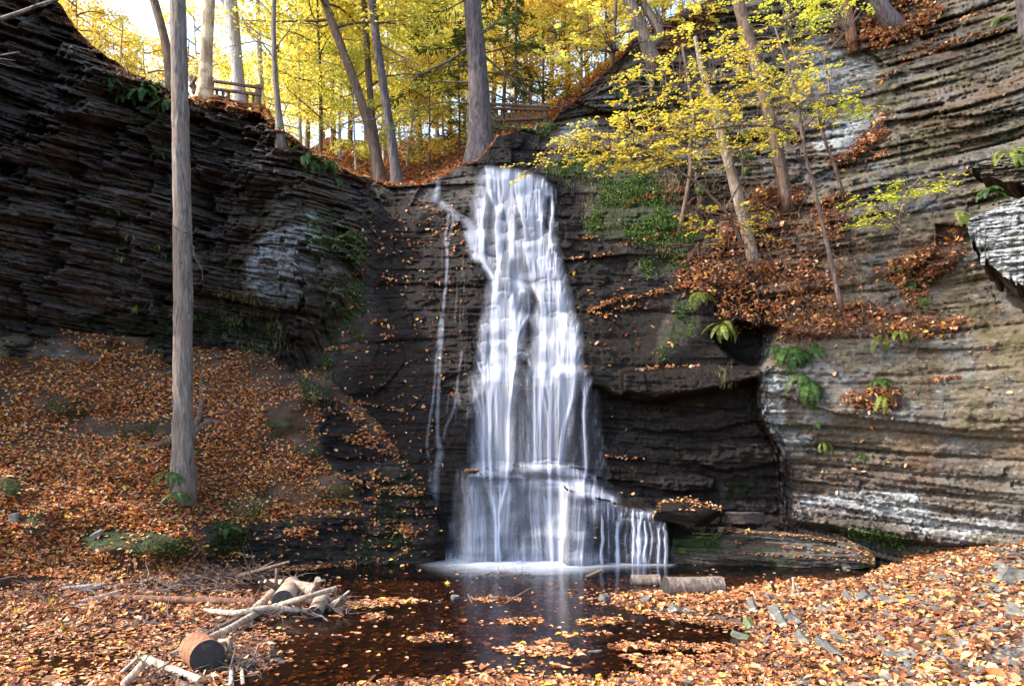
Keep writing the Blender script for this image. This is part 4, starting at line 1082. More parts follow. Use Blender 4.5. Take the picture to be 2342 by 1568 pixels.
# ---------------------------------------------------------------- rail fences
def bar(name, parent, a, b, r, mat=None, n=8, seed=0):
    s = np.linspace(0, 1, 8)[:, None]
    p = np.asarray(a) * (1 - s) + np.asarray(b) * s
    return mesh_from(name, *tube(p, np.full(8, r), n, .12, seed), mat or B_RAIL, True, parent)
def fence(label, Y, posts, rails, bal, r=.055):
    f0 = W(np.array(posts[0][0]), np.array(posts[0][2]), Y)
    t = thing("rail_fence", f0, label, "fence")
    q = lambda x, y, dy=0: W(np.array(float(x)), np.array(float(y)), Y + dy)
    for k, (x0, y0, y1, x1) in enumerate(posts): bar("post", t, q(x0, y0), q(x1, y1), r * 1.6, seed=k)
    for k, (x0, y0, x1, y1) in enumerate(rails): bar("rail", t, q(x0, y0, -.06), q(x1, y1, -.06), r, seed=k + 5)
    for k, (x0, y0, x1, y1) in enumerate(bal): bar("baluster", t, q(x0, y0), q(x1, y1), r * .75, seed=k + 9)
fence("rustic brown rail fence between the stripped tree and the thick grey trunk", 21.7, [(483, 178, 232, 482), (591, 195, 252, 590), (436, 175, 215, 447)],
      [(484, 185, 598, 201), (484, 203, 596, 217), (484, 225, 596, 243), (448, 176, 435, 200)], [(496, 205, 496, 227), (509, 207, 510, 229), (523, 209, 523, 231), (565, 214, 565, 237), (580, 216, 579, 240)])
fence("rustic brown fence of upright pickets beside the massive hemlock trunk", 22.3, [(1124, 236, 302, 1134), (1244, 240, 300, 1248)],
      [(1120, 238, 1258, 246), (1122, 248, 1252, 252), (1126, 277, 1246, 270)], [(x, 247, x + 3 + (x % 3), 300) for x in range(1136, 1244, 11)])

# ---------------------------------------------------------------- rocks
def rock_mesh(seed, size, slab=0.0, cuts=9, rough=.06, sub=4):
    """angular broken stone: a ball cut flat on many sides"""
    rng = np.random.default_rng(seed)
    bm = bmesh.new()
    bmesh.ops.create_icosphere(bm, subdivisions=sub, radius=1.0)
    v = np.array([x.co[:] for x in bm.verts])
    f = np.array([[x.index for x in fc.verts] for fc in bm.faces])
    bm.free()
    for _ in range(cuts):
        n = rng.normal(0, 1, 3)
        if slab: n[2] *= .25
        n /= np.linalg.norm(n)
        d = rng.uniform(.45, .8)
        k = v @ n - d
        v = v - np.where(k > 0, k, 0)[:, None] * n
    if slab:
        v[:, 2] = np.clip(v[:, 2], -slab, slab * rng.uniform(.8, 1))
        v[:, 2] /= slab
    q = v * 1.3 + seed
    v = v * (1 + rough * fbm(q, 4, seed))[:, None] + (rough * .6) * fbm(q[:, :] * np.array([1, 1, 7.0]), 3, seed + 3)[:, None] * v
    return v * np.array(size), f
def rotm(yaw, pitch, roll):
    a, b, c = basis(np.array([yaw]), np.array([pitch]), np.array([roll]))
    return np.stack([a[0], b[0], c[0]], 1)
def stone_material():
    t = NT("slate_stone")
    p = t.pos((1, 1, 3))
    n = t.noise(p, 3.5, 7, 0.65, 0.4); n2 = t.noise(t.pos(), 12, 5, .65)
    c = t.ramp(n, [(0.3, (0.028, 0.028, 0.024)), (0.5, (0.085, 0.082, 0.072)), (0.7, (0.19, 0.18, 0.165))])
    l = t.math('MULTIPLY', t.math('SUBTRACT', t.noise(t.pos(), 4.0, 6, .7), .54), 8, True)
    c = t.mix(t.math('MULTIPLY', l, t.attr("lich_lit")), c, t.ramp(n2, [(.4, (.33, .35, .26)), (.6, (.55, .56, .48))]))
    m = t.math('MULTIPLY', t.math('SUBTRACT', t.math('ADD', n2, t.math('MULTIPLY', t.attr("moss"), .4)), .72), 6, True)
    c = t.mix(m, c, (.075, .10, .018))
    t.base(c); t.rough(.75); t.bump(t.math('ADD', n, n2), .7, .03)
    return t.m
M_STONE = stone_material()
def rock(label, px, py, size, yaw=0, pitch=0, roll=0, slab=.3, seed=0, name="rock", Y=None, lich_lit=0.0, moss=0.0, sink=.25, cat="rock", cuts=9, mat=None):
    if Y is None:
        Y = ZC * F / (py - HY)
        for _ in range(6):
            Y = (ZC - max(float(ground_z((px - HX) / F * Y, Y)), -.02)) * F / (py - HY)
    v, f = rock_mesh(seed, size, slab, cuts)
    v = v @ rotm(yaw, pitch, roll).T * (.62 if cat == 'rock' and py > 1300 else 1)
    h = v[:, 2].min()
    base = W(np.array(float(px)), np.array(float(py)), Y)
    zz = base + np.array([0, 0, -h - sink * (v[:, 2].max() - h)])
    o = mesh_from(name, v, [f], mat or M_STONE, False, attrs=dict(lich_lit=np.full(len(v), lich_lit), moss=np.full(len(v), moss), tan=np.zeros(len(v)), dark=np.zeros(len(v)), wet=np.zeros(len(v)), soil=np.zeros(len(v))))
    for pl in o.data.polygons: pl.use_smooth = False
    o.location = tuple(float(a) for a in zz)
    return tag(o, label, cat)
D = math.radians
rock("smooth grey stone standing in the pool left of the sawn logs", 1385, 1372, (.22, .2, .17), slab=0, seed=3, sink=.15)
rock("flat dark stone in the middle of the pool, left of two", 1038, 1370, (.19, .12, .08), slab=.4, seed=4, roll=.15)
rock("flat pale topped stone in the pool above the small leaf raft", 1128, 1372, (.25, .14, .07), slab=.4, seed=5)
rock("flat grey brown stone at the right end of the mossy ledge", 1992, 1292, (.42, .28, .13), slab=.35, seed=6, roll=-.1)
rock("small pale stone at the water edge below the ledge", 1935, 1302, (.20, .14, .08), slab=.4, seed=7)
SL = [  # upright and tilted slates on the gravel bar
 ("narrow upright slate with pale lichen, furthest left of the slate cluster", 1722, 1400, (.34, .10, .10), D(100), D(62), .3, 11, .9, .2),
 ("low mossy slate at the foot of the upright slates", 1712, 1432, (.28, .14, .09), D(110), D(40), .2, 12, .5, .9),
 ("tallest lichen spotted slate in the middle of the slate cluster", 1775, 1420, (.42, .13, .14), D(120), D(52), .4, 13, .9, .3),
 ("squat dark slate right of the tallest slate in the cluster", 1812, 1428, (.30, .24, .14), D(140), D(35), .3, 14, .5, .4),
 ("leaning grey green slate beside the tallest slate", 1790, 1438, (.36, .10, .10), D(125), D(50), .1, 15, .6, .4),
 ("dark slate lying at the water edge below the slate cluster", 1700, 1462, (.36, .14, .08), D(150), D(12), .2, 16, .1, .7),
 ("pale lichen crusted slate leaning on the gravel bar behind the cluster", 1978, 1378, (.36, .20, .18), D(125), D(48), .3, 17, 1.0, .2),
 ("thin tilted slate just right of the pale crusted slate", 2030, 1382, (.40, .10, .08), D(145), D(24), .1, 18, .3, .1),
 ("grey slate fin left of the pale crusted slate", 1945, 1374, (.28, .09, .09), D(130), D(40), .1, 19, .6, .3),
 ("long slate fin pointing down to the right in the near stack", 1885, 1488, (.40, .12, .08), D(135), D(28), .2, 20, .2, .0),
 ("lowest broken slate of the near stack", 1910, 1505, (.36, .14, .08), D(140), D(30), .2, 21, .2, .0),
 ("short slate fin behind the near stack", 1925, 1468, (.30, .10, .06), D(150), D(24), .2, 22, .2, .1),
 ("dark slate wedge at the left of the near stack", 1835, 1472, (.32, .12, .09), D(120), D(38), .2, 23, .2, .5),
 ("grey green wedge of slate in the leaves by the pool beyond the water inlet", 1540, 1402, (.26, .12, .14), D(120), D(42), .2, 24, .5, .3),
 ("small slate stuck in the leaves behind the water inlet", 1478, 1378, (.20, .12, .10), D(20), D(20), .2, 25, .3, .1),
 ("slate fragment standing in leaves right of the cluster", 1880, 1398, (.22, .08, .08), D(130), D(35), .1, 26, .3, .1),
 ("thick layered slate outcrop at the right end of the gravel bar", 2310, 1330, (.55, .35, .26), D(160), D(12), .1, 27, .2, .0),
 ("flat triangular slate lying on the outcrop at the bar end", 2150, 1328, (.32, .24, .05), D(30), D(14), .1, 28, .0, .0),
 ("broad flat grey slab lying in leaves on the near bar", 2060, 1505, (.46, .30, .05), D(20), D(8), .1, 29, .0, .0),
 ("upright dark slate chip at the right end of the gravel bar", 2325, 1410, (.26, .06, .12), D(120), D(40), .3, 30, .0, .0),
 ("smooth grey stone half buried in the nearest leaves", 1445, 1566, (.16, .12, .07), D(10), 0, 0, 31, .0, .0),
 ("pale grey stone at the very bottom among the nearest leaves", 1575, 1568, (.15, .10, .07), D(40), 0, 0, 32, .0, .0),
 ("dark flat stone among the nearest leaves", 1095, 1556, (.16, .10, .05), D(0), 0, 0, 33, .0, .0),
 ("pale flat driftwood like stone on the leaf raft in the pool", 1365, 1492, (.22, .06, .04), D(5), 0, 0, 34, .3, .0),
 ("tan angular stone lying on the left bank", 30, 1192, (.14, .10, .10), D(30), D(10), 0, 35, .0, .0),
 ("dark blue grey slate lying on the lower bank", 220, 1228, (.20, .10, .05), D(20), D(30), .2, 36, .0, .0)]
for lab, px, py, size, yaw, pit, rol, sd, li, mo in SL:
    bank = px < 300
    rock(lab, px, py, size, yaw, pit, rol, .4, sd, lich_lit=li, moss=mo, sink=.22, Y=float(BK.at(px, py)) - .05 if bank else None, name="slate" if "slate" in lab else "rock")
# slate chips over the bar: gravel
crng = np.random.default_rng(91)
def chips(n, xr, yr, keep, s0, s1):
    q = np.stack([crng.uniform(*xr, n), crng.uniform(*yr, n)], -1)
    px, py = HX + q[:, 0] / q[:, 1] * F, HY + 3 * F / q[:, 1]
    z = ground_z(q[:, 0], q[:, 1])
    py = HY + (ZC - z) * F / q[:, 1]
    m = keep(px, py, z, q)
    q, z = q[m], z[m]
    out = []
    V0, F0 = [], []
    for k in range(6):
        v, f = rock_mesh(200 + k, (1, .62, .16), .5, 8, .05, 1)
        V0.append(v); F0.append(f)
    for (x, y), zz in zip(q, z):
        k = crng.integers(0, 6)
        s = s0 * (s1 / s0) ** crng.uniform() ** 2
        out.append((V0[k] * s @ rotm(crng.uniform(0, 6.28), crng.normal(0, .28), crng.normal(0, .28)).T + np.array([x, y, zz + s * .1]), [F0[k]]))
    return join(out)
v, f = chips(10500, (1.0, 11.5), (5, 16), lambda px, py, z, q: (z > .02) & (px > 1380) & (px < 2950) & (py < 1800) & (crng.uniform(size=len(z)) < sstep(1400, 2100, px) * .8 + .06), .03, .18)
o = mesh_from("gravel", v, f, M_STONE, False, attrs=dict(lich_lit=np.zeros(len(v)), moss=np.zeros(len(v))))
tag(o, "grey broken slate chips scattered over the sunlit bar", "gravel", kind="stuff")

# boulder and ledge right of the falls
o = rock("rounded wet black boulder topped with yellow leaves beside the lower cascade", 1560, 1196, (1.12, .62, .50), .05, .0, .0, 0, 58, "boulder", Y=17.0, moss=.2, sink=.1, cat="boulder", cuts=16, mat=M_ROCK)
for a, val in (("dark", .95), ("wet", .35), ("moss", .3)):
    o.data.attributes[a].data.foreach_set("value", np.full(len(o.data.vertices), val, np.float32))
rock("flat mossy stone behind the leaf strewn ledge", 1690, 1192, (.75, .35, .13), .05, .0, 0, .4, 52, "boulder", Y=17.15, sink=.1, moss=.3, cat="boulder", mat=M_ROCK)

def block(name, label, cat, cs, top, bot, fn, attrs, back, nr=90, kind=None, shift=1.0):
    """a block of bedded rock: its front as a sheet, its rim carried back into the wall"""
    S = Sheet(cs, top(cs), bot(cs), nr, fn)
    P = W(S.PX, S.PY, S.Y)
    nc = len(cs)
    ring = np.r_[np.arange(nc), np.arange(1, nr) * nc + nc - 1, (nr - 1) * nc + np.arange(nc - 2, -1, -1), np.arange(nr - 2, 0, -1) * nc]
    V = P.reshape(-1, 3)
    R = V[ring].copy()
    k = (R[:, 1] + back) / R[:, 1]
    R = np.c_[R[:, 0] * k * shift, R[:, 1] + back, R[:, 2] + 0 * k]
    n0, m = len(V), len(ring)
    i = np.arange(m); j = (i + 1) % m
    rows, last, side = [], ring, []
    for s_ in np.linspace(0, 1, 12)[1:]:
        r_ = V[ring] * (1 - s_) + R * s_
        r_ = r_ + (np.sin(math.pi * s_) ** .5) * (np.array([0, 0, .14]) * fbm(r_ * np.array([1.2, 2.5, 2.0]), 4, 88)[:, None] + np.array([0, 0, .10]) * (hsh(np.floor(r_[:, 1] * 3.5 + 2 * fbm(r_, 2, 89)), seed=4) - .5)[:, None])
        rows.append(r_)
        cur = n0 + (len(rows) - 1) * m + np.arange(m)
        side.append(np.stack([last[i], last[j], cur[j], cur[i]], -1)[:, ::-1])
        last = cur
    side = np.concatenate(side); R = np.concatenate(rows); m = len(R)
    A = {k_: np.r_[np.asarray(a(S.PX, S.PY, P)).ravel(), np.full(m, .5 if k_ == 'tan' else 0.)] for k_, a in attrs.items()}
    o = mesh_from(name, np.concatenate([V, R]), [np.concatenate([grid_faces(nr, nc), side])], M_ROCK, True, attrs=A)
    tag(o, label, cat, kind=kind)
    return S
Zr = lambda a, b, c: 0 * a
def led_fn(PX, PY):
    t = lerp_tab([(1525, 1190), (1560, 1186), (1650, 1186), (1740, 1196), (1850, 1206), (1930, 1226), (1985, 1262), (2005, 1280)])(PX)
    b = lerp_tab([(1525, 1284), (1650, 1290), (1800, 1298), (1890, 1298), (2005, 1290)])(PX)
    v = np.clip((PY - t) / np.maximum(b - t, 1), 0, 1)
    Yb = lerp_tab([(1525, 17.15), (1800, 16.65), (1900, 16.55), (2005, 16.3)])(PX)
    st = np.array([0, .15, .18, .42, .46, .62, .66, 1.0]); sy = np.array([1.3, 1.15, .75, .62, .35, .30, .10, .0])
    Y0 = Yb + np.interp(v + .05 * fbm(np.stack([PX / 60, PY / 40, 0 * PX], -1), 3, 8), st, sy) * sstep(2010, 1850, PX) ** .5
    P = W(PX, PY, Y0)
    return Y0, Y0 - strata(P, P[..., 0], .35, .7, 1.6, 1, 60)
LED = block("rock_ledge", "low layered ledge with moss and fallen leaves at the right side of the pool", "rock ledge", np.arange(1527, 2004, 2.4), lerp_tab([(1525, 1190), (1560, 1186), (1650, 1186), (1740, 1196), (1850, 1206), (1930, 1226), (1985, 1262), (2005, 1280)]),
      lerp_tab([(1525, 1288), (1650, 1296), (1800, 1304), (1890, 1304), (2005, 1296)]), led_fn,
      dict(tan=lambda a, b, c: .25 + .55 * sstep(1640, 1720, a), dark=lambda a, b, c: .05 + .5 * sstep(1262, 1285, b), moss=lambda a, b, c: np.maximum(.85 * pmask(a, b, [(1535, 1195), (1650, 1200), (1660, 1270), (1545, 1275)], 12), .5 * sstep(1240, 1275, b)), lich_lit=lambda a, b, c: .2 + 0 * a, wet=lambda a, b, c: .6 + 0 * a, soil=Zr), 1.6)
def jag(tab, a):
    f_ = lerp_tab(tab)
    return lambda x: f_(x) + a * (hsh(np.floor(x / 17 + .6 * vnoise(np.stack([x / 9, 0 * x, 0 * x], -1), 2)), seed=6) - .5) + .5 * a * (hsh(np.floor(x / 6), seed=7) - .5)
def slab_fn(PX, PY):
    v = (PY - lerp_tab([(2212, 500), (2342, 462), (2480, 440)])(PX))
    Y0 = 13.3 - (PX - 2215) * .004 + np.maximum(-v, 0) * .004 - np.clip(v, 0, 200) * .001
    P = W(PX, PY, Y0)
    return Y0, Y0 - strata(P, P[..., 0] - P[..., 1], .42, .55, 1.0, 1, 61)
block("rock_slab", "pale sunlit layered slab jutting from the cliff high at the right edge", "rock slab", np.r_[np.arange(2214, 2400, 2.4), np.arange(2400, 2720, 6)], lerp_tab([(2212, 505), (2222, 498), (2290, 470), (2342, 450), (2480, 420), (2720, 390)]), jag([(2212, 525), (2225, 560), (2250, 600), (2290, 622), (2342, 655), (2480, 720), (2720, 760)], 26), slab_fn,
      dict(tan=lambda a, b, c: 1 + 0 * a, dark=Zr, moss=Zr, lich_lit=lambda a, b, c: .82 + 0 * a, wet=Zr, soil=Zr), 2.6, shift=1.04)  # heavy lichen tint paints the slab's sunlit brightness into its colour
def slab2_fn(PX, PY):
    Y0 = 13.9 - (PX - 2215) * .004 - np.clip(PY - 380, 0, 200) * .002
    P = W(PX, PY, Y0)
    return Y0, Y0 - strata(P, P[..., 0] - P[..., 1], .5, .5, 1.0, 1, 62)
block("rock_slab", "thin grey slab above the pale sunlit slab with a fern on top", "rock slab", np.r_[np.arange(2222, 2400, 2.4), np.arange(2400, 2720, 6)], lerp_tab([(2220, 378), (2260, 365), (2342, 335), (2480, 290), (2720, 230)]), jag([(2220, 388), (2250, 402), (2342, 422), (2480, 430), (2720, 430)], 12), slab2_fn,
      dict(tan=lambda a, b, c: 1 + 0 * a, dark=Zr, moss=lambda a, b, c: .3 + 0 * a, lich_lit=lambda a, b, c: .55 + 0 * a, wet=Zr, soil=Zr), 1.2, 50, shift=1.04)

# ---------------------------------------------------------------- logs and driftwood
B_ORANGE = bark_material('orange_bark', (0.09, 0.032, 0.014), (0.22, 0.085, 0.034), (0.34, 0.16, 0.08))
M_CUT = NT("dark_cut_wood")
nn = M_CUT.noise(M_CUT.pos(), 9, 6, .7)
M_CUT.base(M_CUT.ramp(nn, [(.35, (.008, .006, .005)), (.6, (.022, .017, .014)), (.75, (.09, .08, .07))])); M_CUT.rough(.7); M_CUT.bump(nn, .6, .02)
M_CUT = M_CUT.m
def gy(px, py, z=0.0):
    return (ZC - z) * F / (py - HY)
def log(label, a, b, wa, wb, bark, seed=0, cuts=(1, 1), name="log", za=None, zb=None, cat="log", rough=.06, barkd=.05, stubs=(), mid=()):
    """a, b: pixel of the axis at each end; wa, wb: width in pixels; rests on the ground unless za/zb give the axis height"""
    pts = []
    for i, ((px, py), w, z) in enumerate([(a, wa, za)] + [((m[0], m[1]), m[2], m[3]) for m in mid] + [(b, wb, zb)]):
        Y = gy(px, py, .1)
        for _ in range(8):
            rr = w * Y / F / 2
            g = max(float(ground_z((px - HX) / F * Y, Y)), -.06)
            Y = gy(px, py, (g + rr * .8) if z is None else z)
        pts.append(np.r_[W(np.array(float(px)), np.array(float(py)), Y), w * Y / F / 2])
    s = smooth_path(np.array(pts), 26)
    p, r = s[:, :3].copy(), s[:, 3].copy()
    t = thing(name, p[0], label, cat)
    v, f = tube(p, r, 22 if r.max() > .08 else 12, rough, seed, cap=False, bark=barkd)
    mesh_from("bark", v, f, bark, True, t)
    n = 22 if r.max() > .08 else 12
    for e, c in enumerate(cuts):
        ring = v[:n] if e == 0 else v[-n:]
        cc = ring.mean(0)
        d = (p[0] - p[1]) if e == 0 else (p[-1] - p[-2]); d /= np.linalg.norm(d)
        rings = [ring, cc + (ring - cc) * .93 + d * r.mean() * .02, cc + (ring - cc) * .5 + d * r.mean() * .04]
        V = np.concatenate(rings + [cc[None] + d * r.mean() * .03])
        fq = np.concatenate([np.stack([k * n + np.arange(n), k * n + (np.arange(n) + 1) % n, (k + 1) * n + (np.arange(n) + 1) % n, (k + 1) * n + np.arange(n)], -1) for k in range(2)])
        ft = np.stack([2 * n + np.arange(n), 2 * n + (np.arange(n) + 1) % n, np.full(n, 3 * n)], -1)
        if e == 0: fq, ft = fq[:, ::-1], ft[:, ::-1]
        mesh_from("cut_end", V, [ft, fq], M_CUT if c else B_DRIFT, False, t)
    for k, (u, d, L, w) in enumerate(stubs):
        i = int(u * 25)
        mesh_from("stub", *tube(wiggle(p[i] + np.array(d) * r[i] * .6, d, L, 4, np.random.default_rng(seed + k), .1), np.linspace(w, w * .6, 5), 7, .1, k), bark, True, t)
    return t
log("thick sawn orange log with a black cut face nearest in the left driftwood", (474, 1502), (448, 1480), 78, 74, B_ORANGE, 1, rough=.03, barkd=.02)
log("long thin red brown log lying on the floating leaves", (262, 1366), (584, 1376), 16, 17, B_RED, 2, barkd=.03, stubs=((.82, (0, 0, 1), .12, .02), (.58, (0, -.2, 1), .10, .015)))
log("short sawn log with a black round end in the driftwood pile", (646, 1374), (668, 1338), 50, 40, B_DRIFT, 3)
log("small sawn log with a black end at the right of the driftwood pile", (719, 1402), (738, 1366), 34, 34, B_DRIFT, 4)
log("pale smooth trunk lying across the back of the driftwood pile", (620, 1334), (722, 1352), 22, 34, B_DRIFT, 5, cuts=(0, 0), mid=((668, 1338, 27, .18),))
log("pale stub of wood standing up behind the driftwood pile", (722, 1352), (727, 1324), 18, 14, B_DRIFT, 6, cuts=(0, 0), zb=.42)
log("forked dark root snag on the left of the driftwood pile", (646, 1350), (606, 1328), 22, 8, B_BROWN, 7, cuts=(0, 0), zb=.36, stubs=((.4, (.1, 0, 1), .32, .04), (.6, (-.5, 0, .8), .26, .03), (.2, (.4, .1, .9), .22, .03)), rough=.15)
log("long pale branch running from the driftwood pile down to the sawn orange log", (600, 1394), (388, 1498), 15, 13, B_DRIFT, 8, cuts=(0, 0), mid=((520, 1440, 17, .16),), barkd=.1)
log("bleached branch lying level in front of the short sawn log", (470, 1396), (704, 1396), 12, 12, B_DRIFT, 9, cuts=(0, 0), mid=((540, 1402, 14, .14), (610, 1388, 14, .18)), rough=.12)
log("bleached branch slanting up to the right over the driftwood pile", (600, 1394), (768, 1344), 13, 11, B_DRIFT, 10, cuts=(0, 0), mid=((690, 1368, 13, .3),), zb=.36, rough=.12)
log("brown branch under the long pale branch", (450, 1462), (560, 1406), 13, 15, B_TWIG, 11, cuts=(0, 0))
log("tan branch running up to the round ended log", (585, 1392), (628, 1352), 20, 20, B_DRIFT, 12, cuts=(0, 0))
log("split pale plank of wood lying before the sawn orange log", (334, 1508), (460, 1556), 22, 20, B_DRIFT, 13, cuts=(0, 0), rough=.10)
log("pale broken branch pointing down at the bottom left of the driftwood", (330, 1514), (282, 1566), 17, 18, B_DRIFT, 14, cuts=(0, 0), za=.34)
log("thin brown branch before the split plank", (364, 1530), (428, 1570), 12, 14, B_TWIG, 15, cuts=(0, 0))
log("short grey driftwood stick right of the sawn orange log", (532, 1486), (614, 1470), 10, 8, B_PALE, 16, cuts=(0, 0), rough=.12)
log("curled pale branch behind the sawn orange log", (500, 1466), (526, 1488), 9, 8, B_DRIFT, 17, cuts=(0, 0), mid=((524, 1462, 9, .3),), zb=.12)
log("dark log lying on the leaves at the left shore", (198, 1352), (312, 1338), 17, 15, B_GREY, 18)
log("grey weathered branch behind the dark left log", (140, 1346), (240, 1338), 11, 12, B_PALE, 19, cuts=(0, 0))
log("bleached flat stick in front of the dark left log", (168, 1380), (270, 1356), 9, 16, B_DRIFT, 20, cuts=(0, 0))
log("brown branch along the far left shore of the pool", (545, 1318), (660, 1284), 12, 6, B_BROWN, 21, cuts=(0, 0), zb=.5, stubs=((.4, (.5, 0, .5), .4, .025),))
log("crooked dark branch on the shore before the far brown branch", (360, 1346), (494, 1326), 8, 8, B_BROWN, 22, cuts=(0, 0), mid=((430, 1324, 9, .22),))
log("short sawn log floating in the pool, smaller of the two", (1443, 1327), (1508, 1327), 27, 28, B_DEAD, 23, za=.06, zb=.06)
log("large barky log at the edge of the gravel bar in the pool", (1522, 1342), (1649, 1337), 48, 40, B_DEAD, 24, rough=.05, barkd=.08)
log("short broken branch sticking out of the pool", (1342, 1318), (1378, 1302), 8, 6, B_BROWN, 25, cuts=(0, 0), za=.02, zb=.24)
log("thin twig slanting up from the pool beside the pale topped stone", (1154, 1380), (1212, 1344), 3, 2.5, B_TWIG, 26, cuts=(0, 0), za=.0, zb=.34, name="twig", cat="twig")
log("short upright twig standing in the middle of the pool", (1080, 1378), (1070, 1358), 4, 4, B_TWIG, 27, cuts=(0, 0), za=.0, zb=.14, name="twig", cat="twig")
log("pale crooked driftwood on the gravel bar by the pool edge", (1810, 1360), (1890, 1356), 11, 9, B_DRIFT, 28, cuts=(0, 0), stubs=((.1, (.1, .1, 1), .3, .03), (.25, (-.3, 0, 1), .22, .02)), rough=.12)
log("dark twisted stick poking from the leaves left of the crooked driftwood", (1772, 1352), (1764, 1330), 8, 6, B_BROWN, 29, cuts=(0, 0), zb=.34)
log("broken upright dark branch stub on the lower left bank", (292, 1318), (296, 1290), 6, 5, B_BROWN, 30, cuts=(0, 0), zb=.62, name="twig", cat="twig")
for k_, (lab_, a_, b_, wa_, wb_, bk_, zb_) in enumerate((
    ("thin pale stick crossing the right side of the driftwood pile", (742, 1392), (800, 1350), 7, 5, B_DRIFT, .3), ("short pale stick right of the small black ended log", (752, 1398), (778, 1368), 9, 7, B_DRIFT, .22), ("brown stick poking left out of the driftwood pile", (640, 1346), (592, 1330), 7, 5, B_BROWN, .28),
    ("grey stick leaning over the back of the driftwood pile", (668, 1346), (742, 1326), 7, 6, B_TWIG, .36), ("thin stick standing up right of the sawn orange log", (524, 1538), (540, 1478), 5, 4, B_TWIG, .3), ("pale short stick at the bottom right of the sawn orange log", (556, 1566), (552, 1520), 10, 8, B_DRIFT, None),
    ("mottled grey stick at the very bottom right of the driftwood", (528, 1568), (530, 1524), 11, 9, B_PALE, None), ("pale weathered stick left of the split plank", (276, 1540), (318, 1500), 10, 9, B_PALE, .3), ("thin brown stick running from the split plank to the left", (300, 1530), (360, 1524), 6, 5, B_TWIG, None), ("long thin brown branch on the far left leaves", (20, 1372), (140, 1348), 6, 5, B_TWIG, None), ("dark twisted branch on the leaves at the bottom left corner", (30, 1546), (150, 1558), 7, 5, B_PALE, None))):
    log(lab_, a_, b_, wa_, wb_, bk_, 60 + k_, cuts=(0, 0), zb=zb_, rough=.12, name="stick", cat="stick")
log("curved dark root arching out of the left bank leaves", (120, 1020), (200, 1032), 12, 6, B_BROWN, 31, cuts=(0, 0), za=2.95, zb=2.75) if False else None
# ---------------------------------------------------------------- waterfall: silky curtains over the rock steps
def fall_material():
    t = NT("falling_water")
    dens = t.attr("dens")
    uv = t.n('UVMap')
    def nz(sx, sy, sc, det, rg):
        mp = t.n('Mapping', Scale=(sx, sy, 1))
        t.t.links.new(uv.outputs[0], mp.inputs[0])
        return t.noise(mp.outputs[0], sc, det, rg, 0.0)
    n1 = nz(1, .04, 9.0, 4, .65)
    n2 = nz(1, .03, 34.0, 3, .6)
    n3 = nz(1, .16, 2.2, 4, .55)
    n = t.math('ADD', t.math('ADD', t.math('MULTIPLY', n1, .55), t.math('MULTIPLY', n2, .35)), t.math('MULTIPLY', n3, .25))
    k = t.math('MULTIPLY', t.math('SUBTRACT', n, .575), 1.6)
    a = t.math('ADD', t.math('MULTIPLY', dens, 1.05), t.math('MULTIPLY', k, t.math('MULTIPLY', dens, t.math('SUBTRACT', 1.35, dens))))
    a = t.math('MULTIPLY', a, 1.0, True)
    df = t.n('BsdfDiffuse', Color=(0.49, 0.505, 0.58, 1))
    tl = t.n('BsdfTranslucent', Color=(0.49, 0.51, 0.61, 1))
    m0 = t.n('MixShader'); m0.inputs[0].default_value = .35
    t.t.links.new(df.outputs[0], m0.inputs[1]); t.t.links.new(tl.outputs[0], m0.inputs[2])
    tr = t.n('BsdfTransparent')
    m = t.n('MixShader')
    t.t.links.new(a, m.inputs[0]); t.t.links.new(tr.outputs[0], m.inputs[1]); t.t.links.new(m0.outputs[0], m.inputs[2])
    t.t.links.new(m.outputs[0], t.out.inputs[0])
    return t.m
M_FALL = fall_material()
fall = thing("waterfall", W(np.array(1180.), np.array(1280.), 17.2), "tall white silky waterfall stepping down the black rock into the pool", "waterfall")
wrng = np.random.default_rng(3)
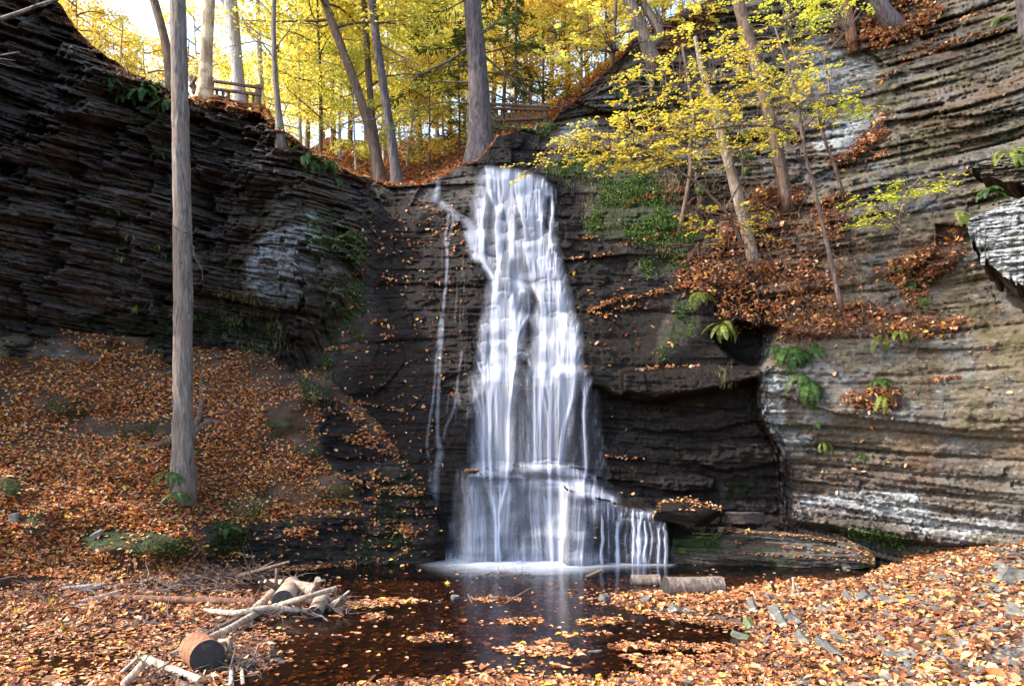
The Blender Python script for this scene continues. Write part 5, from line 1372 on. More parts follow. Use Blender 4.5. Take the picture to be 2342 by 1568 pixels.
def curtain(rows, dens, off=.07, top=.06, bot=.06, side=.12, nu=None, nv=None, free=True, name="curtain", wob=3.0):
    """rows: (py, x left, x right[, dens]) from the lip down"""
    a = np.array([(r + (1.0,))[:4] for r in [tuple(map(float, r)) for r in rows]])
    py0, py1 = a[0, 0], a[-1, 0]
    wid = np.max(a[:, 2] - a[:, 1])
    nv = nv or int(max(12, (py1 - py0) / 4.0)); nu = nu or int(max(6, wid / 3.0))
    v = np.linspace(0, 1, nv); u = np.linspace(0, 1, nu)
    pv = py0 + (py1 - py0) * v
    xl = np.interp(pv, a[:, 0], a[:, 1]); xr = np.interp(pv, a[:, 0], a[:, 2]); dd = np.interp(pv, a[:, 0], a[:, 3])
    ker = np.hanning(9); ker /= ker.sum()
    sm = lambda z: np.convolve(np.pad(z, 4, mode='edge'), ker, 'valid')
    xl, xr = sm(xl), sm(xr)
    PX = xl[:, None] + (xr - xl)[:, None] * u
    ph = wrng.uniform(0, 50)
    PY = pv[:, None] + wob * fbm(np.stack([PX / 14, 0 * PX + ph, 0 * PX], -1), 3, 9) * (1 - v[:, None]) ** 2 + min(.07 * wid, 9) * ((2 * u[None] - 1 + .3 * math.sin(ph)) ** 2 - .3) * (1 - v[:, None]) + 0 * PX
    PX = PX + 1.2 * fbm(np.stack([0 * PX + ph, PY / 30, u[None] * 2 + 0 * PX], -1), 2, 12)
    Yc = CL.at(PX, np.clip(PY, 0, 1326))
    Yc = np.where(Yc > 1e8, 20.0, Yc)
    for _ in range(2):
        Yc = (Yc + np.roll(Yc, 1, 1) + np.roll(Yc, -1, 1)) / 3 if nu > 8 else Yc
    if free and nv > 9:
        kv = np.hanning(9)[1:-1]; kv /= kv.sum(); pd = np.pad(Yc, ((3, 3), (0, 0)), mode='edge')
        Yc = sum(kv[q_] * pd[q_:q_ + nv] for q_ in range(7))
    Y = np.empty_like(Yc)
    cur = Yc[0] - off
    for i in range(nv):
        cur = np.minimum(cur, Yc[i] - off) if free else Yc[i] - off
        Y[i] = cur
    P = W(PX, PY, Y)
    side = side * 1.6
    e = np.minimum(u, 1 - u)
    edge = sstep(0, side, e) if side else np.ones(nu)
    edge = edge[None, :] * (1 + 0 * PX)
    # ragged sides
    rag = .25 * fbm(np.stack([u[None] * 6 + 0 * PX, PY / 25 + ph, 0 * PX], -1), 3, 4)
    D_ = np.interp(PY, [390, 560, 720, 880, 1000, 1100, 1280], [.86, .9, .86, .66, .54, .52, .50]) * dens * dd[:, None] * np.clip(edge + rag * (1 - edge) * edge * 4, 0, 1) * sstep(0, max(top, 1e-3), v)[:, None] * sstep(0, max(bot, 1e-3), 1 - v)[:, None]
    uvx = u[None] * (xr - xl).mean() / F * 19 + ph + 0 * PX
    uv = np.stack([uvx, P[..., 2]], -1).reshape(-1, 2)
    o = mesh_from(name, P.reshape(-1, 3), [grid_faces(nv, nu)], M_FALL, True, fall, attrs=dict(dens=np.clip(D_, 0, 1)), uv=uv)
    return o
# the main fall: thousands of threads of water are let run down the steps; where they crowd the veil is dense
WX, WY = np.arange(990, 1546, 1.15), np.arange(378, 1294, 1.15)
def fall_target(x, y):
    """how much water runs where: broad streams, the gaps over dry stones, thinning towards the sides"""
    m = np.zeros(x.shape)
    wob = 5 * fbm(np.stack([x / 22, y / 30, 0 * x], -1), 3, 401)
    def A(poly, v, soft, mode='max'):
        nonlocal m
        k = 1.04 * v * sstep(1.5 * soft, -1.5 * soft, poly_sd(x + wob, y + .6 * wob, poly))
        m = np.maximum(m, k) if mode == 'max' else m * (1 - k) if mode == 'cut' else m + k
    A([(1098, 398), (1112, 386), (1160, 388), (1200, 396), (1236, 406), (1262, 428), (1264, 530), (1282, 585), (1290, 640), (1150, 645), (1128, 640), (1110, 580), (1076, 578), (1078, 520), (1086, 460), (1092, 410)], .80, 7)
    A([(1128, 400), (1150, 392), (1158, 430), (1166, 520), (1162, 600), (1130, 640), (1122, 560), (1124, 470)], .93, 10)
    A([(1160, 400), (1230, 408), (1240, 520), (1190, 530), (1172, 480)], .88, 12)
    A([(1113, 440), (1124, 450), (1126, 560), (1112, 560)], .55, 5, 'cut')
    A([(1246, 448), (1258, 446), (1259, 526), (1247, 526)], .85, 4, 'cut')
    A([(1160, 440), (1176, 450), (1192, 520), (1178, 520)], .30, 8, 'cut')
    A([(1150, 580), (1200, 585), (1222, 630), (1160, 632)], .40, 14, 'cut')
    A([(1150, 540), (1180, 532), (1210, 546), (1250, 590), (1282, 640), (1256, 650), (1216, 600), (1180, 570)], .97, 9)
    A([(1076, 577), (1112, 576), (1140, 598), (1150, 636), (1120, 640), (1104, 600), (1082, 592)], .86, 6)
    A([(1118, 646), (1130, 636), (1190, 636), (1212, 652), (1216, 690), (1206, 720), (1196, 790), (1182, 880), (1088, 880), (1096, 800), (1106, 720)], .88, 9)
    A([(1212, 650), (1240, 636), (1290, 640), (1304, 680), (1310, 720), (1322, 750), (1328, 790), (1330, 870), (1205, 870), (1216, 780), (1214, 715), (1232, 690)], .88, 9)
    A([(1182, 676), (1204, 672), (1214, 690), (1212, 716), (1198, 720), (1188, 700)], .60, 6, 'cut')
    A([(1192, 760), (1222, 742), (1236, 760), (1224, 785), (1200, 795)], .42, 8, 'cut')
    A([(1170, 800), (1230, 796), (1222, 812), (1180, 830)], .55, 8)
    A([(1085, 860), (1186, 860), (1182, 960), (1176, 1090), (1080, 1090), (1086, 960)], .66, 14)
    A([(1098, 850), (1140, 850), (1142, 1090), (1100, 1090)], .78, 14)
    A([(1200, 850), (1334, 850), (1318, 920), (1300, 1000), (1296, 1075), (1196, 1075), (1204, 960)], .62, 14)
    A([(1236, 850), (1284, 850), (1278, 1070), (1232, 1070)], .82, 16)
    A([(1150, 840), (1240, 840), (1240, 1080), (1150, 1080)], .26, 14)
    A([(1318, 862), (1352, 862), (1344, 905), (1346, 1080), (1330, 1080), (1329, 905)], .42, 5)
    A([(1285, 900), (1360, 900), (1380, 1090), (1285, 1090)], .15, 22)
    A([(1180, 1058), (1240, 1048), (1320, 1066), (1360, 1092), (1300, 1088), (1210, 1072)], .80, 10)
    A([(1070, 1086), (1120, 1074), (1180, 1082), (1200, 1092), (1120, 1096)], .72, 6)
    A([(1060, 1094), (1300, 1092), (1360, 1110), (1400, 1138), (1390, 1150), (1340, 1150), (1350, 1290), (1040, 1290), (1054, 1160)], .46, 26)
    A([(1108, 1100), (1166, 1098), (1162, 1290), (1112, 1290)], .68, 16)
    A([(1132, 1104), (1152, 1104), (1150, 1290), (1136, 1290)], .80, 8)
    A([(1226, 1104), (1316, 1104), (1310, 1290), (1240, 1290)], .70, 20)
    A([(1240, 1096), (1330, 1094), (1400, 1134), (1410, 1146), (1340, 1140), (1270, 1116)], .80, 9)
    A([(1176, 1110), (1222, 1112), (1226, 1240), (1170, 1240)], .45, 14, 'cut')
    A([(1330, 1140), (1400, 1148), (1430, 1172), (1424, 1200), (1350, 1190), (1320, 1165)], .40, 14)
    A([(1400, 1160), (1440, 1166), (1490, 1166), (1504, 1178), (1526, 1196), (1528, 1288), (1366, 1288), (1366, 1176)], .20, 7)
    A([(1440, 1168), (1496, 1168), (1506, 1186), (1430, 1192)], .62, 7)
    for x0, w, v, y0, y1 in ((1376, 4, .6, 1174, 1290), (1390, 3, .3, 1180, 1255), (1412, 6, .62, 1192, 1290), (1432, 3, .35, 1190, 1262), (1449, 7, .5, 1186, 1290), (1462, 8, .66, 1184, 1290), (1476, 5, .5, 1188, 1290), (1490, 4, .3, 1194, 1272), (1507, 5, .45, 1206, 1290), (1521, 4, .75, 1196, 1290)):
        A([(x0 - w, y0), (x0 + w, y0), (x0 + w + 2, y1), (x0 - w - 2, y1)], v, 3)
    A([(1448, 1242), (1482, 1240), (1486, 1290), (1444, 1290)], .6, 5)
    A([(1020, 1262), (1380, 1262), (1400, 1296), (1000, 1296)], .55, 16)
    return np.clip(m, 0, .93)
LIPS = [(1115, 402, 18, 5), (1102, 428, 17, 3), (1100, 455, 15, 4), (1098, 480, 17, 5), (1097, 527, 18, 5), (1150, 470, 12, 3), (1186, 470, 20, 4), (1148, 505, 13, 3), (1192, 500, 20, 3), (1206, 522, 24, 5), (1236, 502, 12, 3), (1230, 436, 20, 6), (1212, 450, 16, 3),
        (1168, 533, 19, 9), (1196, 548, 24, 5), (1226, 535, 17, 7), (1252, 537, 14, 5), (1268, 558, 12, 4), (1266, 577, 14, 4), (1274, 590, 12, 3), (1240, 590, 16, 5), (1262, 615, 18, 6), (1095, 577, 19, 7), (1126, 590, 16, 6), (1135, 603, 14, 5), (1140, 618, 14, 5), (1130, 560, 12, 4),
        (1160, 638, 34, 8), (1252, 641, 30, 8), (1196, 666, 20, 9), (1262, 668, 26, 5), (1150, 668, 22, 5), (1256, 692, 24, 5), (1276, 718, 36, 9), (1296, 750, 28, 7), (1240, 768, 20, 5), (1192, 810, 32, 9), (1130, 700, 20, 6), (1112, 742, 18, 5), (1160, 730, 20, 5), (1108, 785, 16, 5), (1150, 780, 20, 6), (1275, 775, 30, 6), (1100, 830, 14, 5),
        (1255, 1056, 62, 8), (1112, 1078, 44, 5), (1124, 1097, 42, 4), (1250, 1101, 80, 6), (1280, 1113, 66, 5), (1340, 1128, 40, 3), (1380, 1150, 30, 3), (1466, 1172, 34, 5), (1440, 1188, 50, 5)]
def run_water():
    nx, ny = len(WX), len(WY)
    gx, gy_ = np.meshgrid(WX, WY)
    tgt = fall_target(gx, gy_)
    cum = np.cumsum(tgt, 1); tot = cum[:, -1]
    acc = np.zeros((ny, nx)); boost = np.zeros((ny, nx))
    r = np.random.default_rng(5)
    N = 2600
    lipy = np.array([l[1] for l in LIPS])
    x = np.interp(r.uniform(0, 1, N), cum[20] / cum[20, -1], WX)
    vx = np.zeros(N); wgt = r.gamma(.7, 1.0, N)
    grad = np.gradient(tgt, axis=1)
    for i in range(ny):
        y = WY[i]
        for cx, cy_, hw, ar in LIPS:
            if cy_ <= y < cy_ + 1.15:
                d = np.abs(x - cx) < hw
                vx[d] += .5 * (x[d] - cx) / hw + r.normal(0, .28, d.sum())
                wgt[d] = np.where(r.uniform(size=d.sum()) < .45, r.gamma(.7, 1.0, d.sum()), wgt[d])
        j = np.clip(((x - WX[0]) / 1.15).astype(int), 0, nx - 2)
        vx = vx * .90 + r.normal(0, .035, N) + 1.6 * grad[i, j] * (np.abs(grad[i, j]) > .004)
        x = x + vx
        # threads that run dry start again where the water is
        dry = (tgt[i, j] < r.uniform(0, .25, N)) & (r.uniform(size=N) < .25) | (r.uniform(size=N) < .006)
        if dry.any() and tot[i] > .1:
            x[dry] = np.interp(r.uniform(0, 1, dry.sum()), cum[i] / tot[i], WX); vx[dry] *= 0; wgt[dry] = r.gamma(.7, 1.0, dry.sum())
        f = (x - WX[0]) / 1.15; j = np.clip(f.astype(int), 0, nx - 2); f = f - j
        np.add.at(acc[i], j, wgt * (1 - f)); np.add.at(acc[i], j + 1, wgt * f)
    def blur(a_, w, ax):
        k = np.hanning(2 * w + 1); k /= k.sum()
        return np.apply_along_axis(lambda z: np.convolve(np.pad(z, w, mode='edge'), k, 'valid'), ax, a_)
    acc = .55 * blur(blur(acc, 6, 0), 2, 1) + .45 * blur(blur(acc, 14, 0), 4, 1)
    mean = blur(blur(acc, 26, 1), 14, 0) + 1e-3
    p = np.clip(acc / mean, 0, 3)
    # bright rim on every lip, thinner just above it
    for cx, cy_, hw, ar in LIPS:
        u = (gx - cx) / hw
        yy = gy_ - (cy_ + 1.5 * ar * (np.abs(u) ** 2.0 - .3) + 2.5 * fbm(np.stack([gx / 7, gx * 0 + cx, gx * 0], -1), 2, 17))
        e = sstep(1.05, .25, np.abs(u))
        boost += e * (.17 * np.exp(-np.clip(yy, 0, None) / 13.0) * sstep(-1.5, 2.5, yy) - .10 * np.exp(-(((yy + 3.5) / 3.2) ** 2)) - .16 * np.exp(-(((yy - 24) / 12.0) ** 2)))
    con = np.interp(gy_, [380, 600, 900, 1080, 1290], [.62, .62, .62, .50, .46]) + .2 * (gx > 1366) * (gy_ > 1165)
    big_ = 1 + .34 * fbm(np.stack([gx / 17, gy_ / 130, 0 * gx], -1), 3, 55)
    d = tgt * big_ * (1 + con * (p - 1)) + boost * np.clip(tgt * 1.6, 0, 1)
    d = np.clip(d, 0, .98) * sstep(0, .06, tgt)
    Yc = CL.at(gx, np.clip(gy_, 0, 1326)); Yc = np.where(Yc > 1e8, 20, Yc)
    Yc = blur(blur(Yc, 9, 1), 16, 0)
    Y = np.minimum.accumulate(Yc - .06, 0)
    Y = Y - .09 * np.clip(boost, 0, .4) - .04 * d
    Y = blur(Y, 2, 0)
    return gx, gy_, d, W(gx, gy_, Y)
gx, gy_, dens_, Pw = run_water()
fq = grid_faces(*gx.shape)
fc = gx.ravel()[fq].mean(1), gy_.ravel()[fq].mean(1), dens_.ravel()[fq].max(1)
uvw = np.stack([gx / 85.0, Pw[..., 2]], -1).reshape(-1, 2)
for nm, sel_ in (("cascade", (fc[1] < 880)), ("free_fall", (fc[1] >= 880) & (fc[1] < 1074)), ("apron", (fc[1] >= 1074) & (fc[0] < 1364)), ("side_cascade", (fc[1] >= 1074) & (fc[0] >= 1364))):
    sel_ &= fc[2] > .015
    fs = fq[sel_]
    ids, inv = np.unique(fs, return_inverse=True)
    mesh_from(nm, Pw.reshape(-1, 3)[ids], [inv.reshape(-1, 4)], M_FALL, True, fall, attrs=dict(dens=dens_.ravel()[ids]), uv=uvw[ids])
# the trickle on the left
def trickle(pts, w, d, off=.05, free=False):
    w = w * 1.7
    rows = [(y, x - ww * w / 2, x + ww * w / 2) for x, y, ww in [(p + (1.0,))[:3] for p in pts]]
    return curtain(rows, d * .72, off, .03, .1, .3, nu=7, free=free, name="trickle", wob=0)
trickle([(1004, 403, .8), (1001, 430), (997, 452, 1.4), (992, 466, 2.2)], 10, .8)
trickle([(1004, 458), (1012, 468, 1.6), (1024, 474, 1.6), (1034, 482, 1.4), (1044, 494, 1.2), (1052, 508)], 14, .62)
trickle([(1054, 490, .6), (1066, 500, 1.3), (1076, 516, 1.4), (1079, 540, 1.3), (1084, 574, 1.6)], 16, .7)
trickle([(1060, 526), (1070, 540), (1078, 560), (1082, 576)], 14, .45)
trickle([(1026, 484), (1026, 505), (1020, 530), (1019, 560), (1024, 580), (1023, 600), (1020, 640), (1016, 690), (1012, 720)], 6, .55)
trickle([(1034, 486), (1036, 505), (1030, 535), (1024, 560), (1022, 585)], 5, .45)
trickle([(1014, 710), (1006, 740), (1003, 780), (997, 830), (992, 900), (983, 960), (976, 1010), (980, 1045), (983, 1060)], 6, .40)
trickle([(1012, 720), (1010, 760), (1008, 800), (1004, 860), (1002, 920), (1000, 985), (1002, 1010, 1.6), (1008, 1030, 2.2), (1002, 1060, 2), (997, 1085, 2), (994, 1130, 2.2), (993, 1180, 2.4), (992, 1222, 2.6)], 7, .52)
trickle([(985, 1075), (983, 1110), (982, 1160)], 6, .35)
trickle([(1056, 800), (1050, 850), (1044, 890), (1040, 930), (1030, 955), (1018, 980), (1015, 1010)], 6, .38)
trickle([(1046, 880), (1050, 905), (1049, 930)], 6, .35)
trickle([(1026, 900), (1024, 930), (1020, 945)], 4, .3)
trickle([(1140, 975), (1148, 1020), (1152, 1060), (1154, 1080)], 3, .6, .3, True)
trickle([(1262, 440), (1265, 470), (1263, 530)], 4, .6, .14)
trickle([(1271, 430), (1272, 470)], 3, .4)
for x in (1268, 1271, 1275):
    trickle([(x, 505), (x + 1, 528)], 2.5, .5)
for k in range(18):     # thin dripping threads on the wet rock
    x = wrng.uniform(975, 1075); y = wrng.uniform(500, 1000)
    trickle([(x, y), (x - wrng.uniform(0, 3), y + wrng.uniform(25, 70))], 2.2, wrng.uniform(.12, .25))

# ---------------------------------------------------------------- ferns and small plants
def frond(L, pairs, wid, droop, rng):
    s = np.linspace(0, 1, 9)
    ang = np.radians(45) - droop * s
    st = np.r_[0, np.cumsum(np.cos(ang[:-1]) * L / 8)], np.r_[0, np.cumsum(np.sin(ang[:-1]) * L / 8)]
    x, z = st
    V, Fq = [], []
    c = np.stack([x, 0 * x, z], -1)
    tv, tf = tube(c, np.linspace(.005, .0015, 9), 3, cap=False)
    for k in range(pairs):
        u = .10 + .88 * k / pairs
        i = min(int(u * 8), 7); b = c[i] + (c[i + 1] - c[i]) * (u * 8 - i)
        d = c[i + 1] - c[i]; d /= np.linalg.norm(d)
        l = wid * math.sin(math.pi * (0.12 + .86 * u)) ** .8 * rng.uniform(.85, 1.1)
        h = L / pairs * .36
        for sg in (1, -1):
            t = np.array([d[0] * .35, sg, d[2] * .35 - .25]); t /= np.linalg.norm(t)
            n = len(V)
            V += [b - d * h * .6, b + t * l * .55 + d * h * .2 - d * h, b + t * l, b + t * l * .5 + d * h * 1.2, b + d * h * .7]
            Fq += [(n, n + 1, n + 3, n + 4), (n + 1, n + 2, n + 3, n + 3)]
    Fq = np.array(Fq); tri = np.array([q[:3] for q in Fq[1::2]]); quad = Fq[0::2]
    v, f = join([(tv, tf), (np.array(V), [tri, quad])])
    return v, f
FR = {}
for key, m in (("g", L_FERN), ("y", L_FERNY)):
    fr = np.random.default_rng(4)
    FR[key] = [mesh_from("frond", *frond(1.0, 24, .15, dr, fr), m, False, link=False).data for dr in (1.5, 2.1, 2.7)]
def fern(label, px, py, size, n=8, key="g", hang=0.0, seed=0, dY=.02, group=None, Y=None, name="fern"):
    """size: frond length in photo pixels"""
    if Y is None:
        Y = float(np.minimum(surf(px, py), 40.0))
        if Y > 39: Y = 17.0
    Y -= dY
    L = size * 1.3 * Y / F
    n = int(n * (1.5 if size > 33 else .9) + .5)
    rng = np.random.default_rng(seed + int(px))
    t = thing(name, W(np.array(float(px)), np.array(float(py)), Y), label, "fern", group)
    for k in range(n):
        o = bpy.data.objects.new("frond", FR[key][rng.integers(0, 3)])
        COL.objects.link(o)
        o.parent = t
        az = -math.pi / 2 + rng.uniform(-1.5, 1.5)
        s = L * rng.uniform(.65, 1.1)
        o.scale = (s, s, s)
        o.rotation_euler = (rng.normal(0, .25), rng.normal(.1, .2) + hang, az)
    return t
L_ = "dark left cliff"
for a in (("fern with long drooping fronds on the cliff rim, middle of the big green patch", 330, 212, 52, 12, "g", .3), ("fern at the lower right of the rim's green patch next to the tall trunk", 378, 236, 46, 10, "g", .5),
          ("fern at the left of the green patch on the cliff rim", 285, 222, 40, 9, "g", .3), ("fern arching highest in the green patch on the cliff rim", 365, 205, 42, 8, "g", .1), ("small fern on the cliff rim under the bare root above the green patch", 250, 180, 34, 8, "g", .5),
          ("broad fern clump on the pale buttress rim right of the slim tree", 705, 372, 52, 13, "g", .2), ("fern right of the broad clump on the buttress rim", 745, 378, 44, 10, "g", .4), ("drooping fern below the broad clump on the buttress", 765, 412, 38, 8, "g", .6),
          ("small fern in a crack of the dark wall left of the tall trunk", 258, 482, 26, 6, "g", .4), ("single tuft of fern near the top of the dark wall beside the trunk", 360, 352, 26, 5, "g", .5), ("small green fern at the left side of the dark wall", 105, 388, 24, 5, "g", .3), ("pale green fern tuft right of the leftmost fern on the dark wall", 158, 402, 22, 4, "y", .7), ("small fern hanging below the fence slope right of the tall trunk", 510, 275, 26, 6, "g", .3), ("thin fern on the slope below the slim tree", 684, 335, 24, 5, "g", .5)):
    fern(a[0], *a[1:])
fern("bright green fern at the left foot of the tall trunk", 388, 1080, 46, 8, "g", .5, Y=15.9)
fern("bright green fern in the hollow under the tall trunk", 408, 1128, 38, 9, "g", .4, Y=15.4)
fern("young fern with two fronds on the mossy bank above the pool", 520, 1208, 40, 4, "g", .1, dY=.1)
fern("small fern right of the tall trunk foot", 462, 1030, 24, 4, "g", .2, dY=.05)
for a in (("large lush fern clump hanging below the leaf filled ledge on the tan cliff", 1810, 795, 64, 16, "g", .7), ("long fern fronds hanging lowest under the large clump on the tan cliff", 1852, 870, 66, 6, "g", 1.1), ("hanging fern left below the large clump on the tan cliff", 1832, 850, 56, 5, "g", 1.1), ("fern at the left edge of the large clump above the cave", 1775, 790, 44, 7, "g", .6), ("fern hanging from the right side of the large clump", 1862, 790, 46, 8, "g", .9),
          ("pale yellowing fern hanging over the little cave", 1652, 740, 50, 9, "y", .6), ("yellow green fern above the cave on the leaf ledge", 1602, 668, 42, 7, "y", .8), ("yellow fern on the right leaf ledge of the tan cliff", 2020, 770, 50, 9, "y", .5), ("second yellow fern hanging right of the yellow ledge fern", 2060, 758, 40, 7, "y", .5),
          ("fern hanging from the upper right leaf drift", 2080, 640, 54, 6, "g", 1.0), ("fern below the upper right leaf drift", 2100, 680, 42, 7, "g", .9), ("fern at the top left of the upper right leaf drift", 2045, 612, 30, 5, "g", .3),
          ("small fern among leaves in the middle of the tan cliff", 2010, 870, 40, 8, "g", .4), ("fern below the leaf shelf in the middle of the tan cliff", 2022, 905, 38, 7, "y", .7), ("small fern low on the tan cliff", 1968, 1040, 26, 6, "g", .4), ("fern tuft hanging on the lower left of the tan cliff", 1882, 1010, 30, 6, "y", .8), ("drooping green plant above the lichen streaks", 1870, 965, 26, 5, "g", .8), ("small plant on the dark wall under the overhang", 1612, 925, 28, 4, "y", .6),
          ("fern at the upper right corner of the tan cliff", 2290, 48, 40, 8, "y", .2), ("fern behind the leaning grey trunk", 1700, 300, 34, 8, "g", .7), ("fern between the dead trunk and the leaning grey trunk", 1705, 355, 34, 7, "g", .6), ("fern left of the dead pale trunk", 1608, 420, 36, 6, "g", .9), ("bright fern right of the dead pale trunk", 1700, 385, 28, 5, "y", .6), ("hanging fern under the forked grey trunk", 1490, 170, 46, 9, "g", .9), ("dark fern below the skyline left of the dead trunk", 1430, 200, 40, 8, "g", .9), ("long green fern frond by the picket fence end", 1240, 285, 40, 3, "g", .6)):
    fern(a[0], *a[1:])
fern("fern sitting on the thin grey slab at the right edge", 2310, 352, 60, 9, "y", .4, Y=13.4)
fern("fern between the two slabs at the right edge", 2265, 440, 46, 8, "g", .3, Y=13.6)
fern("drooping fern at the left end of the pale slab", 2195, 485, 40, 7, "y", .7, Y=14.6)
G_P = "small green plants dotted over the dark left cliff"
prng = np.random.default_rng(15)
for x, y in ((300, 540), (325, 598), (375, 580), (362, 560), (265, 572), (240, 660), (280, 590), (345, 690), (310, 700), (390, 600), (545, 620), (565, 640), (590, 690), (525, 730), (560, 730), (588, 760), (610, 740), (530, 590), (480, 700), (452, 720), (360, 800), (215, 448), (480, 310), (770, 560), (690, 690), (640, 760), (620, 780)):
    fern("tiny green plant dotted on the dark left cliff", x, y, prng.uniform(14, 24), 4, "g" if prng.uniform() < .7 else "y", prng.uniform(.3, .9), seed=int(y), dY=.04, group=G_P, name="small_plant")
fern("small green plant on top of the slate cluster", 1770, 1372, 22, 5, "y", .2, Y=11.2, name="small_plant")

# moss tufts and hanging grass on the mossy ledges: ground cover
def tufts(polys, mat, name, label, size, dens, wide, seed, hang=False):
    rng = np.random.default_rng(seed)
    PP = []
    for poly in polys:
        p = np.array(poly)
        area = 0.5 * abs(np.dot(p[:, 0], np.roll(p[:, 1], 1)) - np.dot(p[:, 1], np.roll(p[:, 0], 1)))
        q = inside(poly, int(area * dens), rng)
        q += rng.normal(0, 5, q.shape)
        Y = surf(q[:, 0], q[:, 1])
        Y = np.where(Y > 1e8, 17, Y) - np.abs(rng.normal(0, .06, len(q)))
        w = W(q[:, 0], q[:, 1], Y)
        keep = fbm(w * 1.4, 3, seed) > -.12
        PP.append(w[keep])
    P = np.concatenate(PP); n = len(P)
    if hang:
        v, f = leaves(P, rng.uniform(.5, 1.4, n) * size, -math.pi / 2 + rng.normal(0, .7, n), rng.normal(-1.1, .3, n), rng.normal(0, .5, n), rng, False, wide)
    else:
        v, f = leaves(P, rng.uniform(.5, 1.4, n) * size, rng.uniform(0, 6.28, n), rng.normal(.2, .7, n), rng.normal(0, .8, n), rng, False, wide)
    o = mesh_from(name, v, f, mat, False)
    return tag(o, label, name.replace("_", " "), kind="stuff")
tufts([[(1240, 372), (1330, 350), (1480, 378), (1470, 415), (1350, 425), (1250, 392)], [(1360, 440), (1440, 410), (1500, 430), (1560, 480), (1590, 540), (1500, 560), (1400, 555), (1335, 520)], [(1450, 595), (1560, 575), (1580, 615), (1480, 635)], [(1540, 690), (1588, 690), (1595, 760), (1560, 785)], [(1500, 800), (1550, 750), (1560, 790), (1510, 830)],
       [(1590, 1205), (1650, 1205), (1655, 1250), (1600, 1265)], [(1900, 1200), (2050, 1225), (2110, 1250), (2060, 1258), (1920, 1222)], [(690, 480), (840, 520), (830, 780), (720, 860), (720, 640)], [(1330, 380), (1480, 380), (1600, 500), (1590, 560), (1420, 560), (1340, 520)]], L_MOSS, "moss", "green moss cushions growing on the wet rock ledges", .06, .2, .8, 31)
L_MOSSB = leaf_material("olive_moss", [(0.0, (0.022, 0.03, 0.006)), (0.6, (0.06, 0.075, 0.014)), (1.0, (0.12, 0.13, 0.03))], 0.3, 0.8)
tufts([[(cx - rx, cy_), (cx - .5 * rx, cy_ - .8 * ry), (cx + .5 * rx, cy_ - .8 * ry), (cx + rx, cy_), (cx + .5 * rx, cy_ + ry), (cx - .5 * rx, cy_ + ry)] for cx, cy_, rx, ry, a in MOUNDS], L_MOSSB, "moss", "olive moss mounds on the leafy left bank", .05, .22, .8, 34)
tufts([[(1240, 370), (1400, 360), (1440, 400), (1330, 440), (1260, 400)], [(1340, 430), (1450, 420), (1420, 520), (1330, 530)], [(1500, 560), (1600, 500), (1620, 560), (1520, 600)], [(480, 1130), (640, 1110), (640, 1190), (500, 1200)], [(690, 860), (760, 850), (760, 950), (700, 930)], [(1640, 840), (1680, 840), (1680, 890), (1650, 890)], [(1500, 330), (1620, 370), (1560, 430), (1480, 420)], [(500, 660), (640, 700), (660, 800), (560, 820), (480, 740)]], L_GRASS, "grass", "straw coloured grass hanging over the rock ledges", .17, .07, .09, 32, True)

L_RUST = leaf_material("dead_fern", [(0.0, (0.06, 0.028, 0.015)), (0.5, (0.17, 0.075, 0.035)), (0.85, (0.28, 0.14, 0.07)), (1.0, (0.36, 0.22, 0.10))], 0.2, 0.8)
tufts([[(1640, 690), (1780, 720), (1900, 690), (2000, 720), (2010, 765), (1880, 780), (1780, 790)], [(1600, 560), (1780, 540), (1950, 600), (1930, 660), (1700, 660)], [(1720, 420), (1840, 420), (1860, 540), (1740, 560)], [(2040, 600), (2200, 530), (2190, 610), (2110, 700)], [(1940, 890), (2060, 890), (2070, 940), (1960, 930)], [(1880, 440), (1940, 430), (1950, 540), (1880, 550)], [(200, 40), (330, 150), (420, 215), (390, 240), (250, 170)], [(440, 235), (600, 268), (640, 310), (450, 260)], [(1500, 400), (1640, 410), (1640, 480), (1520, 470)]], L_RUST, "dead_ferns", "rust brown dead ferns and roots hanging over the leafy ledges", .15, .055, .16, 35, True)
# ---------------------------------------------------------------- twigs and brush on the right cliff and along the shore
rng = np.random.default_rng(61)
parts = []
for poly, n, L in (([(1560, 440), (1780, 420), (1980, 480), (1980, 620), (1800, 680), (1640, 660), (1560, 560)], 380, .9), ([(1780, 670), (2120, 690), (2120, 780), (1800, 760)], 220, .6), ([(1450, 330), (1760, 330), (1760, 430), (1450, 400)], 70, .9), ([(1960, 560), (2200, 520), (2150, 660), (2060, 700)], 60, .5), ([(200, 30), (420, 120), (400, 215), (260, 140)], 40, .6)):
    q = inside(poly, n, rng)
    Y = surf(q[:, 0], q[:, 1])
    for (x, y), yy in zip(q, Y):
        if yy > 1e8: continue
        p0 = W(np.array(x), np.array(y), yy - rng.uniform(.02, .35))
        parts.append(tube(wiggle(p0, (rng.normal(0, 1), rng.normal(-.3, .4), rng.normal(-.1, .6)), rng.uniform(.3, 1.2) * L, 6, rng, .22, .03), np.linspace(rng.uniform(.004, .012), .002, 7), 4, cap=False))
tag(mesh_from("brushwood", *join(parts), B_RED, True), "tangle of thin brown twigs on the leafy ledges of the tan cliff", "brushwood", kind="stuff")
parts = []
